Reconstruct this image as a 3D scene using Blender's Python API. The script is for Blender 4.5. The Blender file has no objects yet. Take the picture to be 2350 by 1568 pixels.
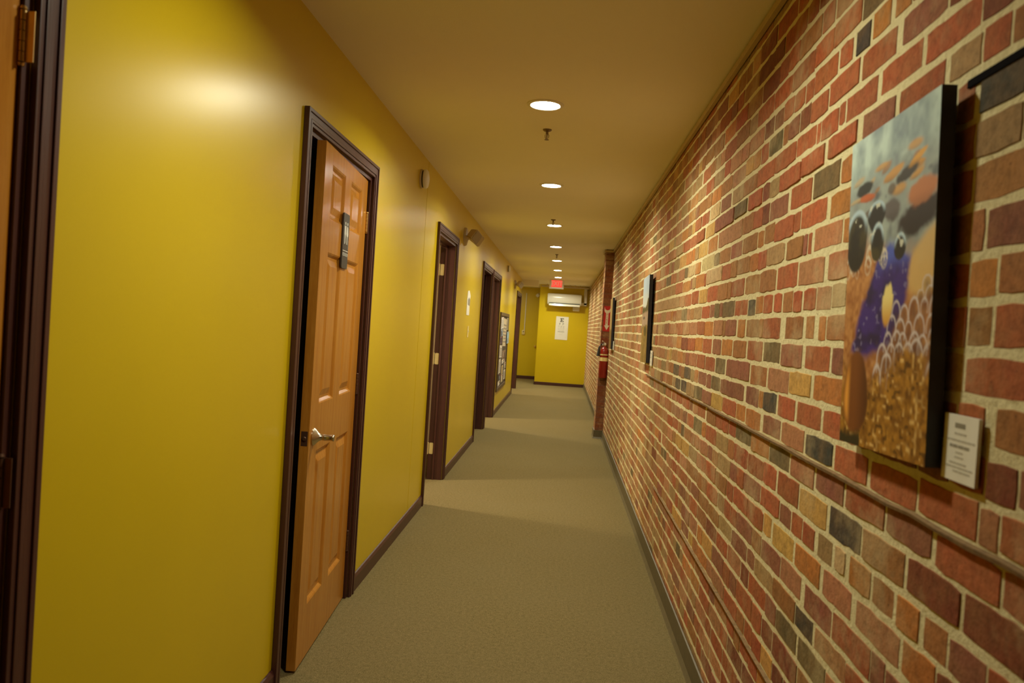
import bpy, bmesh, math, random
from math import sin, cos, pi, radians, sqrt
from mathutils import Vector, Matrix

S = bpy.context.scene
COL = S.collection

# ------------------------------------------------------------------ camera
EYE = 1.372
cam_d = bpy.data.cameras.new('camera')
cam = bpy.data.objects.new('camera', cam_d)
COL.objects.link(cam)
S.camera = cam
_r = Vector((0.995738, 0.065183, 0.065245))
_u = Vector((-0.066385, 0.015480, 0.997674))
_f = Vector((-0.064022, 0.997753, -0.019741))
cam.matrix_world = Matrix(((_r.x, _u.x, -_f.x, 0.0), (_r.y, _u.y, -_f.y, 0.0), (_r.z, _u.z, -_f.z, EYE), (0, 0, 0, 1)))
cam_d.sensor_fit = 'HORIZONTAL'
cam_d.sensor_width = 36.0
cam_d.lens = 36.0 * 1760.0 / 2350.0
cam_d.clip_start = 0.05
cam_d.clip_end = 100
cam_d.dof.use_dof = True
cam_d.dof.focus_distance = 4.2
cam_d.dof.aperture_fstop = 5.0

# ------------------------------------------------------------------ world, exposure
world = bpy.data.worlds.new('world')
S.world = world
world.use_nodes = True
world.node_tree.nodes['Background'].inputs[0].default_value = (0.02, 0.015, 0.01, 1)
world.node_tree.nodes['Background'].inputs[1].default_value = 0.0
S.view_settings.view_transform = 'Standard'
S.view_settings.look = 'None'
S.view_settings.gamma = 1.0
S.view_settings.use_curve_mapping = False
S.view_settings.exposure = 0.0
S.cycles.max_bounces = 12
S.cycles.diffuse_bounces = 7
S.cycles.glossy_bounces = 4
S.cycles.sample_clamp_indirect = 6.0

# ------------------------------------------------------------------ corridor dimensions (metres)
XL, XR, ZC = -0.961, 0.609, 2.436
Y_END, Y_REC = 18.6, 20.4
LAMP_X = -0.15
LAMP_Y = [3.67, 5.71, 7.90, 9.93, 11.93, 13.86, 15.75]

# ------------------------------------------------------------------ lights: recessed ceiling lamps, the lit rooms behind the doors, an added hall lamp
def area_light(name, loc, size, watts, colour, spread=pi, rot=(0, 0, 0), shape='DISK', size_y=None):
    d = bpy.data.lights.new(name, 'AREA')
    d.shape = shape
    d.size = size
    if size_y: d.size_y = size_y
    d.energy = watts
    d.color = colour
    d.spread = spread
    o = bpy.data.objects.new(name, d)
    o.location = loc
    o.rotation_euler = rot
    COL.objects.link(o)
    return o

LAMP_COL = (1.0, 0.96, 0.73)
LAMP_W = 18.5
for y in [1.86] + LAMP_Y + [17.6]:
    area_light('downlight', (LAMP_X, y, ZC - 0.012), 0.14, LAMP_W * (0.82 if y < 2 else 1.0), LAMP_COL, spread=radians(158))
ROOM_COL = (1.0, 0.84, 0.58)
area_light('unseen_light', (-2.2, 6.02, 2.36), 0.22, 50, ROOM_COL)
area_light('unseen_light', (-2.2, 10.85, 2.36), 0.22, 50, ROOM_COL)
area_light('unseen_light', (-2.2, 15.7, 2.36), 0.25, 42, ROOM_COL)
area_light('unseen_light', (-1.6, 18.4, 2.40), 0.16, 30, LAMP_COL)  # added lamp in the unseen cross hall, brightens the set back wall

# ------------------------------------------------------------------ small helpers
def lin(c):
    c = c / 255.0
    return c / 12.92 if c <= 0.04045 else ((c + 0.055) / 1.055) ** 2.4
def rgb(r, g, b):
    return (lin(r), lin(g), lin(b))

class NB:
    """a small node-tree writer"""
    def __init__(self, name):
        self.m = bpy.data.materials.new(name)
        self.m.use_nodes = True
        self.t = self.m.node_tree
        self.t.nodes.clear()
        self.out = self.t.nodes.new('ShaderNodeOutputMaterial')
    def n(self, typ, **kw):
        nd = self.t.nodes.new(typ)
        for k, v in kw.items():
            setattr(nd, k, v)
        return nd
    def link(self, a, b):
        self.t.links.new(a, b)
    def set(self, sock, v):
        if hasattr(v, 'is_output') or isinstance(v, bpy.types.NodeSocket):
            self.link(v, sock)
        else:
            if sock.type == 'RGBA' and len(v) == 3: v = (*v, 1)
            sock.default_value = v
    def bsdf(self, base, rough=0.5, metal=0.0, spec=0.5, normal=None, coat=0.0, coat_rough=0.1):
        b = self.n('ShaderNodeBsdfPrincipled')
        self.set(b.inputs['Base Color'], base)
        self.set(b.inputs['Roughness'], rough)
        self.set(b.inputs['Metallic'], metal)
        self.set(b.inputs['Specular IOR Level'], spec)
        if coat:
            b.inputs['Coat Weight'].default_value = coat
            b.inputs['Coat Roughness'].default_value = coat_rough
        if normal is not None: self.link(normal, b.inputs['Normal'])
        self.link(b.outputs[0], self.out.inputs[0])
        return b
    def coords(self, scale=(1, 1, 1)):
        tc = self.n('ShaderNodeTexCoord')
        mp = self.n('ShaderNodeMapping')
        mp.inputs['Scale'].default_value = scale
        self.link(tc.outputs['Object'], mp.inputs[0])
        return mp.outputs[0]
    def noise(self, scale, vec=None, detail=4, rough=0.55):
        nd = self.n('ShaderNodeTexNoise')
        nd.inputs['Scale'].default_value = scale
        nd.inputs['Detail'].default_value = detail
        nd.inputs['Roughness'].default_value = rough
        if vec is None: vec = self.coords()
        self.link(vec, nd.inputs['Vector'])
        return nd.outputs['Fac']
    def ramp(self, fac, stops):
        nd = self.n('ShaderNodeValToRGB')
        cr = nd.color_ramp
        while len(cr.elements) > 1: cr.elements.remove(cr.elements[-1])
        for i, (p, c) in enumerate(stops):
            e = cr.elements[0] if i == 0 else cr.elements.new(p)
            e.position = p
            e.color = (*c, 1) if len(c) == 3 else c
        self.link(fac, nd.inputs[0])
        return nd.outputs[0]
    def mix(self, fac, a, b, blend='MIX'):
        nd = self.n('ShaderNodeMix', data_type='RGBA', blend_type=blend)
        self.set(nd.inputs[0], fac)
        self.set(nd.inputs[6], a)
        self.set(nd.inputs[7], b)
        return nd.outputs[2]
    def bump(self, h, strength=0.3, dist=0.01):
        nd = self.n('ShaderNodeBump')
        nd.inputs['Strength'].default_value = strength
        nd.inputs['Distance'].default_value = dist
        self.link(h, nd.inputs['Height'])
        return nd.outputs[0]

def plain(name, col, rough=0.5, metal=0.0, spec=0.5, var=0.06, scale=30.0):
    """a plain material with faint procedural variation"""
    b = NB(name)
    f = b.noise(scale)
    lo = tuple(c * (1 - var) for c in col)
    hi = tuple(min(1, c * (1 + var)) for c in col)
    b.bsdf(b.ramp(f, [(0.3, lo), (0.7, hi)]), rough, metal, spec)
    return b.m

def emitter(name, col, strength):
    b = NB(name)
    e = b.n('ShaderNodeEmission')
    e.inputs[0].default_value = (*col, 1)
    e.inputs[1].default_value = strength
    b.link(e.outputs[0], b.out.inputs[0])
    return b.m

# ------------------------------------------------------------------ materials
def m_wall():
    b = NB('yellow_paint')
    v = b.coords()
    big = b.noise(1.3, v, 3)
    roll = b.noise(160, v, 3)
    c = b.ramp(big, [(0.3, (0.595, 0.435, 0.004)), (0.7, (0.645, 0.472, 0.005))])
    b.bsdf(c, 0.295, spec=0.5, normal=b.bump(roll, 0.05, 0.0015))
    return b.m
def m_ceiling():
    b = NB('ceiling_paint')
    v = b.coords()
    f = b.noise(220, v, 4, 0.7)
    big = b.noise(0.9, v, 3)
    c = b.ramp(big, [(0.3, (0.82, 0.76, 0.58)), (0.7, (0.86, 0.80, 0.62))])
    b.bsdf(c, 0.9, spec=0.1, normal=b.bump(f, 0.35, 0.004))
    return b.m
def m_carpet():
    b = NB('carpet')
    v = b.coords()
    f1 = b.noise(230, v, 3, 0.75)
    f2 = b.noise(60, v, 4, 0.75)
    f3 = b.noise(1.6, v, 3)
    c1 = b.ramp(f1, [(0.34, (0.085, 0.062, 0.022)), (0.51, (0.215, 0.167, 0.070)), (0.68, (0.40, 0.32, 0.145))])
    c2 = b.mix(0.35, c1, b.ramp(f2, [(0.34, (0.10, 0.082, 0.032)), (0.66, (0.33, 0.25, 0.115))]))
    c3 = b.mix(b.ramp(f3, [(0.35, (0, 0, 0)), (0.75, (0.25, 0.25, 0.25))]), c2, (0.24, 0.195, 0.10))
    b.bsdf(c3, 1.0, spec=0.05, normal=b.bump(f1, 0.8, 0.006))
    return b.m
def m_brick():
    b = NB('old_brick')
    v = b.coords()
    at = b.n('ShaderNodeAttribute', attribute_name='brick_colour')
    grain = b.noise(55, v, 5, 0.65)
    blot = b.noise(13, v, 4, 0.6)
    smear = b.noise(3.1, v, 5, 0.68)
    speck = b.noise(120, v, 2, 0.5)
    c = b.mix(b.ramp(blot, [(0.35, (0, 0, 0)), (0.8, (0.55, 0.55, 0.55))]), at.outputs['Color'], (0.30, 0.17, 0.065))
    c = b.mix(0.55, c, b.ramp(grain, [(0.28, (0.35, 0.33, 0.30)), (0.55, (1, 1, 1)), (0.8, (1.25, 1.2, 1.15))]), 'MULTIPLY')
    c = b.mix(b.ramp(smear, [(0.51, (0, 0, 0)), (0.72, (0.6, 0.6, 0.6))]), c, (0.56, 0.45, 0.24))
    c = b.mix(b.ramp(speck, [(0.66, (0, 0, 0)), (0.74, (0.5, 0.5, 0.5))]), c, (0.06, 0.035, 0.02))
    b.bsdf(c, 0.88, spec=0.2, normal=b.bump(grain, 0.45, 0.006))
    return b.m
def m_mortar():
    b = NB('lime_mortar')
    v = b.coords()
    f = b.noise(70, v, 6, 0.7)
    g = b.noise(9, v, 4)
    c = b.ramp(f, [(0.28, (0.26, 0.20, 0.095)), (0.36, (0.74, 0.66, 0.38)), (0.75, (0.86, 0.79, 0.50))])
    c = b.mix(b.ramp(g, [(0.45, (0, 0, 0)), (0.8, (0.5, 0.5, 0.5))]), c, (0.66, 0.57, 0.32))
    b.bsdf(c, 0.95, spec=0.1, normal=b.bump(f, 0.7, 0.010))
    return b.m
def m_wood(name, dark, mid, light, rough):
    b = NB(name)
    v = b.coords((14, 14, 0.9))
    w = b.noise(3.2, v, 6, 0.6)
    fine = b.noise(26, v, 3, 0.6)
    c = b.ramp(w, [(0.25, dark), (0.5, mid), (0.78, light)])
    c = b.mix(0.25, c, b.ramp(fine, [(0.3, tuple(x * 0.6 for x in mid)), (0.7, light)]))
    b.bsdf(c, rough, spec=0.5, normal=b.bump(fine, 0.06, 0.002))
    return b.m
def m_paint_attr(name, rough):
    b = NB(name)
    at = b.n('ShaderNodeAttribute', attribute_name='paint')
    f = b.noise(300)
    c = b.mix(0.12, at.outputs['Color'], b.ramp(f, [(0.3, (0.75, 0.75, 0.75)), (0.7, (1, 1, 1))]), 'MULTIPLY')
    b.bsdf(c, rough, spec=0.3)
    return b.m

M = {}
M['wall'] = m_wall()
M['ceiling'] = m_ceiling()
M['carpet'] = m_carpet()
M['brick'] = m_brick()
M['mortar'] = m_mortar()
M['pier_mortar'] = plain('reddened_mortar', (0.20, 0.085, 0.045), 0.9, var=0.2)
M['door'] = m_wood('varnished_pine', (0.36, 0.125, 0.012), (0.48, 0.19, 0.020), (0.56, 0.255, 0.036), 0.20)
M['trim'] = m_wood('dark_stained_trim', (0.046, 0.014, 0.011), (0.066, 0.021, 0.016), (0.088, 0.030, 0.022), 0.36)
M['room'] = plain('room_paint', (0.55, 0.46, 0.28), 0.8)
M['dark_room'] = plain('unlit_room_paint', (0.10, 0.07, 0.045), 0.8)
M['cove'] = plain('vinyl_cove_base', (0.115, 0.092, 0.046), 0.5, var=0.12)
M['cream_trim'] = plain('cream_trim_paint', (0.48, 0.36, 0.17), 0.6)
M['strip'] = m_wood('weathered_strip', (0.10, 0.055, 0.022), (0.22, 0.13, 0.050), (0.32, 0.21, 0.09), 0.85)
M['brass'] = plain('brass', (0.72, 0.50, 0.20), 0.3, 1.0)
M['cream_metal'] = plain('cream_hinge_paint', (0.80, 0.66, 0.28), 0.5)
M['bronze'] = plain('dull_bronze', (0.12, 0.06, 0.035), 0.45, 0.6)
M['nickel'] = plain('satin_nickel', (0.62, 0.56, 0.44), 0.26, 1.0)
M['steel'] = plain('steel', (0.55, 0.53, 0.50), 0.3, 1.0)
M['white'] = plain('white_plastic', (0.74, 0.71, 0.60), 0.45, var=0.02)
M['ac_white'] = plain('air_conditioner_plastic', (0.80, 0.79, 0.68), 0.22, var=0.02)
M['beige'] = plain('beige_plastic', (0.50, 0.40, 0.24), 0.5, var=0.04)
M['black'] = plain('black_edge', (0.012, 0.010, 0.012), 0.5)
M['joint_shade'] = plain('dull_black', (0.006, 0.005, 0.006), 1.0, spec=0.05)  # matte black for the shade inside the open joint
M['rubber'] = plain('black_rubber', (0.02, 0.018, 0.017), 0.6)
M['dark_gap'] = plain('dark_vent', (0.05, 0.055, 0.035), 0.6)
M['paper'] = plain('white_paper', (0.78, 0.76, 0.66), 0.7, var=0.02)
M['ink'] = plain('black_ink', (0.015, 0.014, 0.013), 0.6)
M['grey_ink'] = plain('grey_ink', (0.30, 0.28, 0.22), 0.7)
M['faint_ink'] = plain('faint_grey_ink', (0.50, 0.48, 0.40), 0.7)
M['sign_grey'] = plain('charcoal_sign_plastic', (0.038, 0.037, 0.033), 0.42, var=0.04)
M['sign_white'] = plain('pale_sign_lettering', (0.66, 0.66, 0.60), 0.5)
M['ext_red'] = plain('red_enamel', (0.26, 0.016, 0.010), 0.25, var=0.04)
M['sign_red'] = plain('red_sign_paint', (0.50, 0.012, 0.010), 0.4, var=0.04)
M['art'] = m_paint_attr('canvas_print', 0.5)
M['lamp'] = emitter('lamp_lens_glow', (1.0, 0.94, 0.80), 60.0)
M['exit_red'] = emitter('red_exit_glow', (1.0, 0.075, 0.045), 1.15)
M['exit_pale'] = emitter('exit_letters_glow', (0.62, 0.27, 0.13), 0.9)
M['sprinkler'] = plain('tarnished_brass', (0.20, 0.13, 0.05), 0.4, 0.7)

# ------------------------------------------------------------------ mesh and object helpers
def new_mesh(name, verts, faces, mats, midx=None, smooth=False):
    me = bpy.data.meshes.new(name)
    me.from_pydata(verts, [], faces)
    for m in mats: me.materials.append(M[m] if isinstance(m, str) else m)
    if midx: me.polygons.foreach_set('material_index', midx)
    if smooth:
        me.polygons.foreach_set('use_smooth', [True] * len(me.polygons))
    me.update()
    return me

class G:
    """geometry collector: builds ONE mesh object"""
    def __init__(self): self.v, self.f, self.mi, self.mats = [], [], [], []
    def mat(self, m):
        if m not in self.mats: self.mats.append(m)
        return self.mats.index(m)
    def add(self, vs, fs, m):
        o = len(self.v); k = self.mat(m)
        self.v += [tuple(v) for v in vs]
        for f in fs:
            self.f.append([i + o for i in f]); self.mi.append(k)
        return self
    def box(self, x0, x1, y0, y1, z0, z1, m, bevel=0.0):
        if bevel <= 0:
            vs = [(x, y, z) for x in (x0, x1) for y in (y0, y1) for z in (z0, z1)]
            fs = [(0, 1, 3, 2), (4, 6, 7, 5), (0, 4, 5, 1), (2, 3, 7, 6), (0, 2, 6, 4), (1, 5, 7, 3)]
            return self.add(vs, fs, m)
        bm = bmesh.new()
        bmesh.ops.create_cube(bm, size=1)
        for v in bm.verts:
            v.co = Vector(((x0 + x1) / 2 + v.co.x * (x1 - x0), (y0 + y1) / 2 + v.co.y * (y1 - y0), (z0 + z1) / 2 + v.co.z * (z1 - z0)))
        bmesh.ops.bevel(bm, geom=list(bm.edges), offset=bevel, segments=2, profile=0.6, affect='EDGES')
        self.bm(bm, m)
        return self
    def bm(self, bm, m, mat=None):
        bm.verts.ensure_lookup_table()
        bm.verts.index_update()
        vs = [(mat @ v.co if mat else v.co).copy() for v in bm.verts]
        fs = [[v.index for v in f.verts] for f in bm.faces]
        self.add(vs, fs, m)
        bm.free()
    def lathe(self, prof, m, mat=None, n=32, cap0=True, cap1=True):
        """profile of (radius, height) about local Z"""
        mat = mat or Matrix.Identity(4)
        vs, fs = [], []
        for r, h in prof:
            for i in range(n):
                a = 2 * pi * i / n
                vs.append(mat @ Vector((r * cos(a), r * sin(a), h)))
        for k in range(len(prof) - 1):
            for i in range(n):
                j = (i + 1) % n
                fs.append((k * n + i, k * n + j, (k + 1) * n + j, (k + 1) * n + i))
        if cap0: fs.append(tuple(reversed(range(n))))
        if cap1: fs.append(tuple(range((len(prof) - 1) * n, len(prof) * n)))
        return self.add(vs, fs, m)
    def tube(self, pts, r, m, n=10):
        pts = [Vector(p) for p in pts]
        vs, fs = [], []
        for k, p in enumerate(pts):
            a = pts[max(0, k - 1)]; b = pts[min(len(pts) - 1, k + 1)]
            d = (b - a).normalized()
            up = Vector((0, 0, 1)) if abs(d.z) < 0.9 else Vector((1, 0, 0))
            s = d.cross(up).normalized(); t = s.cross(d)
            rr = r[k] if isinstance(r, (list, tuple)) else r
            for i in range(n):
                q = 2 * pi * i / n
                vs.append(p + s * rr * cos(q) + t * rr * sin(q))
        for k in range(len(pts) - 1):
            for i in range(n):
                j = (i + 1) % n
                fs.append((k * n + i, k * n + j, (k + 1) * n + j, (k + 1) * n + i))
        fs.append(tuple(reversed(range(n))))
        fs.append(tuple(range((len(pts) - 1) * n, len(pts) * n)))
        return self.add(vs, fs, m)
    def prism(self, poly, mat, depth, m):
        """2-D polygon (a, b) extruded 0..depth along local z, placed by mat"""
        n = len(poly)
        vs = [mat @ Vector((a, b, 0)) for a, b in poly] + [mat @ Vector((a, b, depth)) for a, b in poly]
        fs = [tuple(reversed(range(n))), tuple(range(n, 2 * n))]
        fs += [(i, (i + 1) % n, n + (i + 1) % n, n + i) for i in range(n)]
        return self.add(vs, fs, m)
    def build(self, name, parent=None, smooth=None):
        me = new_mesh(name, self.v, self.f, self.mats, self.mi)
        bm = bmesh.new(); bm.from_mesh(me)
        bmesh.ops.recalc_face_normals(bm, faces=list(bm.faces))
        bm.to_mesh(me); bm.free()
        if smooth:
            me.polygons.foreach_set('use_smooth', [True] * len(me.polygons))
            me.set_sharp_from_angle(angle=radians(smooth))
        o = bpy.data.objects.new(name, me)
        COL.objects.link(o)
        if parent: o.parent = parent
        return o

def tag(o, label, cat, group=None, kind=None):
    o['label'] = label; o['category'] = cat
    if group: o['group'] = group
    if kind: o['kind'] = kind
    return o
def thing(name, loc, label, cat, group=None, kind=None, rot=(0, 0, 0)):
    o = bpy.data.objects.new(name, None)
    o.empty_display_size = 0.1
    o.location = loc; o.rotation_euler = rot
    COL.objects.link(o)
    return tag(o, label, cat, group, kind)
def dup(root, label=None):
    r = root.copy(); COL.objects.link(r)
    if label: r['label'] = label
    for ch in list(root.children):
        c = ch.copy(); COL.objects.link(c); c.parent = r
        for g in list(ch.children):
            d = g.copy(); COL.objects.link(d); d.parent = c
    return r
def text_mesh(body, size, depth=0.0):
    """built-in font outline as (verts, faces), centred at the origin in the XY plane"""
    cu = bpy.data.curves.new('t', 'FONT')
    cu.body = body; cu.size = size; cu.extrude = depth
    cu.align_x = 'CENTER'; cu.align_y = 'CENTER'
    o = bpy.data.objects.new('t', cu)
    COL.objects.link(o)
    dg = bpy.context.evaluated_depsgraph_get()
    me = bpy.data.meshes.new_from_object(o.evaluated_get(dg))
    vs = [v.co.copy() for v in me.vertices]
    fs = [list(p.vertices) for p in me.polygons]
    bpy.data.objects.remove(o); bpy.data.curves.remove(cu); bpy.data.meshes.remove(me)
    return vs, fs
# a frame for things on the left wall (facing +x): local a -> +y, local b -> +z, local depth -> +x
def on_left(y, z, x=XL):
    return Matrix(((0, 0, 1, x), (1, 0, 0, y), (0, 1, 0, z), (0, 0, 0, 1)))
# on the right wall (facing -x): a -> -y (to the viewer's right), b -> +z, depth -> -x
def on_right(y, z, x=XR):
    return Matrix(((0, 0, -1, x), (-1, 0, 0, y), (0, 1, 0, z), (0, 0, 0, 1)))
# facing the camera (-y): a -> +x, b -> +z, depth -> -y
def facing(x, y, z):
    return Matrix(((1, 0, 0, x), (0, 0, -1, y), (0, 1, 0, z), (0, 0, 0, 1)))
def rect(a, b):
    return [(-a / 2, -b / 2), (a / 2, -b / 2), (a / 2, b / 2), (-a / 2, b / 2)]
def rrect(a, b, r, n=5):
    out = []
    for cx, cy, s in ((a / 2 - r, b / 2 - r, 0), (-a / 2 + r, b / 2 - r, 90), (-a / 2 + r, -b / 2 + r, 180), (a / 2 - r, -b / 2 + r, 270)):
        for i in range(n + 1):
            q = radians(s + 90 * i / n)
            out.append((cx + r * cos(q), cy + r * sin(q)))
    return out

# ------------------------------------------------------------------ the setting: floor, ceiling, plain walls
def struct(g, name, label, cat, smooth=None):
    return tag(g.build(name, smooth=smooth), label, cat, kind='structure')

g = G(); g.box(-2.9, XR + 0.2, -1.6, Y_REC + 0.2, -0.1, 0.0, 'carpet')
struct(g, 'floor', 'olive brown loop carpet floor running down the corridor', 'floor')
g = G(); g.box(-2.9, XR + 0.2, -1.6, Y_REC + 0.2, ZC, ZC + 0.12, 'ceiling')
struct(g, 'ceiling', 'tan textured ceiling with a row of round lights', 'ceiling')

OPEN = [(0.42, 1.296), (2.735, 3.660), (5.655, 6.600), (8.905, 9.985), (10.165, 11.330), (15.580, 16.970)]
H_OPEN, X_BACK, Y_LEFT_END = 2.045, -1.085, 17.05
g = G()
y = -1.6
SEAM = 5.108
def wall_piece(a, b, z0, z1):
    if a < SEAM < b:
        wall_piece(a, SEAM, z0, z1); wall_piece(SEAM, b, z0, z1); return
    g.box(X_BACK, XL + (0.0012 if a >= SEAM else 0.0), a, b, z0, z1, 'wall')
for a, b in OPEN:
    wall_piece(y, a, 0, ZC)
    wall_piece(a, b, H_OPEN, ZC)
    y = b
wall_piece(y, Y_LEFT_END, 0, ZC)
struct(g, 'wall_left', 'long yellow painted corridor wall with five doorways', 'wall')

g = G(); g.box(-0.59, XR + 0.1, Y_END, Y_END + 0.12, 0, ZC, 'wall'); g.box(-0.59, -0.47, Y_END + 0.12, Y_REC, 0, ZC, 'wall')
struct(g, 'wall_end', 'yellow end wall of the corridor behind the eye chart', 'wall')
g = G(); g.box(-2.9, -0.47, Y_REC, Y_REC + 0.12, 0, ZC, 'wall')
struct(g, 'wall_recess', 'yellow wall set further back beside the end wall', 'wall')
g = G(); g.box(-2.9, XR + 0.2, -1.72, -1.6, 0, ZC, 'wall')
struct(g, 'wall_behind', 'yellow wall closing the corridor behind the viewer', 'wall')
g = G()
g.box(-2.9, -2.8, -1.6, Y_REC, 0, ZC, 'room')
for yy in (1.9, 4.6, 8.3, 10.03, 14.2, 16.99): g.box(-2.8, X_BACK, yy, yy + 0.07, 0, ZC, 'room')
struct(g, 'wall_rooms', 'pale walls of the side rooms behind the doorways', 'wall')
g = G(); g.box(-1.9, -0.59, 17.15, 17.35, 2.300, ZC, 'ceiling')
struct(g, 'beam', 'tan soffit beam under the ceiling before the set back wall', 'beam')

# left baseboards between the doorways, end baseboards
def base_profile(g, a, b, x):
    g.box(x, x + 0.013, a, b, 0, 0.066, 'trim')
    vs = [(x, a, 0.066), (x + 0.013, a, 0.066), (x + 0.006, a, 0.080), (x, a, 0.084), (x, b, 0.066), (x + 0.013, b, 0.066), (x + 0.006, b, 0.080), (x, b, 0.084)]
    g.add(vs, [(0, 1, 2, 3), (7, 6, 5, 4), (1, 5, 6, 2), (2, 6, 7, 3), (0, 3, 7, 4), (0, 4, 5, 1)], 'trim')
g = G()
edges = [-1.6] + [v for a, b in OPEN for v in (a - 0.062, b + 0.062)] + [Y_LEFT_END]
for i in range(0, len(edges), 2):
    if edges[i + 1] - edges[i] > 0.03: base_profile(g, edges[i], edges[i + 1], XL + 0.0012)
struct(g, 'baseboard_left', 'dark stained wooden baseboard along the yellow wall', 'baseboard')
g = G()
g.box(-0.603, XR - 0.01, Y_END - 0.013, Y_END, 0, 0.075, 'trim', 0.003)
g.box(-0.603, -0.59, Y_END - 0.013, Y_REC - 0.02, 0, 0.075, 'trim', 0.003)
struct(g, 'baseboard_end', 'dark baseboard under the yellow end wall', 'baseboard')
g = G(); g.box(-2.8, -0.60, Y_REC - 0.013, Y_REC, 0, 0.085, 'trim', 0.003)
struct(g, 'baseboard_recess', 'dark baseboard under the set back yellow wall', 'baseboard')

# ------------------------------------------------------------------ brickwork
random.seed(11)
ZL = [2.436, 2.375, 2.30, 2.23, 2.155, 2.083, 2.014, 1.943, 1.876, 1.81, 1.735, 1.666, 1.597, 1.522, 1.453, 1.38, 1.308, 1.236,
      1.168, 1.10, 1.033, .960, .893, .822, .752, .687, .616, .541, .475, .408, .34, .272, .204, .135, .066, 0.0]
BC = {'R': (0.40, 0.105, 0.040), 'O': (0.50, 0.190, 0.045), 'P': (0.29, 0.105, 0.060), 'D': (0.22, 0.060, 0.030), 'B': (0.36, 0.155, 0.050),
      'S': (0.46, 0.200, 0.095), 'T': (0.38, 0.240, 0.105), 'G': (0.15, 0.115, 0.052), 'K': (0.050, 0.050, 0.044), 'Y': (0.58, 0.335, 0.085), 'W': (0.60, 0.450, 0.220)}
FB = {
3:"1.739,1.913,R 2.054,2.249,R",
4:"1.485,1.563,O 1.579,1.672,O 1.679,1.762,K 1.779,1.864,R 1.874,2.045,R 2.045,2.118,R",
5:"1.341,1.519,P 1.541,1.717,R 1.728,1.920,R 1.923,2.059,R 2.314,2.467,G",
6:"1.230,1.414,R 1.424,1.606,R 1.620,1.799,R 1.842,1.966,R 2.000,2.168,R 2.168,2.381,R 2.589,2.784,B 2.780,2.956,T 2.983,3.166,P 3.184,3.393,W 3.412,3.602,R 3.602,3.777,R",
7:"1.143,1.219,R 1.219,1.322,T 1.332,1.513,R 1.524,1.688,P 1.715,1.900,R 1.922,2.104,R 2.506,2.686,R 2.710,2.899,G 2.912,3.265,P 3.254,3.472,Y 3.495,3.695,R 3.695,3.888,R 3.890,4.071,R 4.110,4.345,T",
8:"1.096,1.218,K 1.231,1.288,R 1.709,1.797,O 1.804,1.990,G 2.002,2.189,R 2.207,2.405,P 2.485,2.601,R 2.597,2.762,B 2.759,3.173,S 3.192,3.401,O 3.406,3.622,Y 3.803,3.980,O 3.982,4.213,Y",
9:"1.099,1.220,T 1.711,1.857,O 1.880,2.080,R 2.138,2.331,R 2.530,2.733,B 2.742,2.928,P 3.238,3.522,W 3.544,3.691,O 3.707,3.903,W",
10:"1.075,1.217,B 1.704,1.760,O 1.763,1.959,S 1.972,2.007,R 2.044,2.194,B 2.209,2.400,T 3.059,3.388,W 3.436,3.650,O 3.801,4.045,O 4.286,5.086,B",
11:"1.067,1.171,P 1.175,1.211,B 1.693,1.836,R 1.865,2.065,S 2.074,2.266,R 2.279,2.461,B 2.466,2.656,B 2.667,2.873,R 2.932,3.119,B 3.340,3.529,Y 3.545,3.708,R 3.743,3.946,R 4.124,5.025,T 5.025,5.109,T",
12:"1.059,1.129,B 1.132,1.207,O 1.680,1.705,R 1.712,1.803,T 1.910,2.009,R 2.019,2.095,R 2.100,2.189,B 2.200,2.285,R 2.297,2.403,R 2.496,2.598,K 3.059,3.158,G 3.839,4.017,G",
13:"1.051,1.132,R 1.135,1.204,B 1.670,1.821,B 1.825,1.879,O 1.907,1.976,O 1.994,2.188,B 2.199,2.384,R 2.425,2.599,B 2.615,2.722,O 2.747,2.922,P 2.970,3.154,S",
14:"1.041,1.202,R 1.673,1.772,P 1.783,1.967,R 1.985,2.173,P 2.184,2.362,G 2.374,2.563,R 2.579,2.769,B 2.788,2.970,O 2.980,3.144,P 3.166,3.364,R",
15:"1.033,1.110,B 1.134,1.213,R 1.693,1.886,O 1.900,2.083,Y 2.083,2.286,S 2.304,2.499,B 2.513,2.864,P 2.883,3.057,G 3.073,3.284,R",
16:"1.045,1.124,D 1.659,1.801,R 1.813,1.998,R 2.013,2.170,R 2.183,2.324,K 2.381,2.543,P 2.567,2.940,P 2.952,3.124,G 3.623,3.800,K 3.983,4.162,K",
17:"1.132,1.315,R 1.321,1.515,R 1.529,1.712,R 1.720,1.910,K 1.923,2.117,S 2.126,2.310,P 2.340,2.520,O 2.528,2.661,O 2.882,3.092,Y 3.095,3.301,P 3.294,3.485,G 3.708,3.879,K 3.899,4.067,K",
18:"1.064,1.247,R 1.257,1.432,P 1.436,1.632,R 1.639,1.820,P 1.828,2.017,S 2.025,2.221,G 2.981,3.172,B 3.183,3.390,R 3.583,3.797,R 3.797,3.979,R 3.979,4.158,R 4.178,4.398,R",
19:"0.997,1.154,D 1.159,1.336,D 1.343,1.530,B 1.535,1.714,K 1.730,1.928,Y 1.933,2.117,R 2.132,2.268,R",
20:"1.188,1.266,B 1.279,1.365,O 1.376,1.471,B 1.476,1.583,O 1.605,1.668,W 1.681,1.780,T 1.795,1.886,R 1.887,1.979,R",
21:"1.216,1.333,O 1.339,1.539,S 1.560,1.728,S 1.744,1.931,O 1.942,2.130,Y 2.146,2.231,Y",
22:"1.453,1.655,R 1.658,1.841,P 1.867,2.039,S",
23:"1.566,1.755,S 1.763,1.898,K",
24:"1.671,1.861,G 1.870,2.049,G"
}
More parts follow.
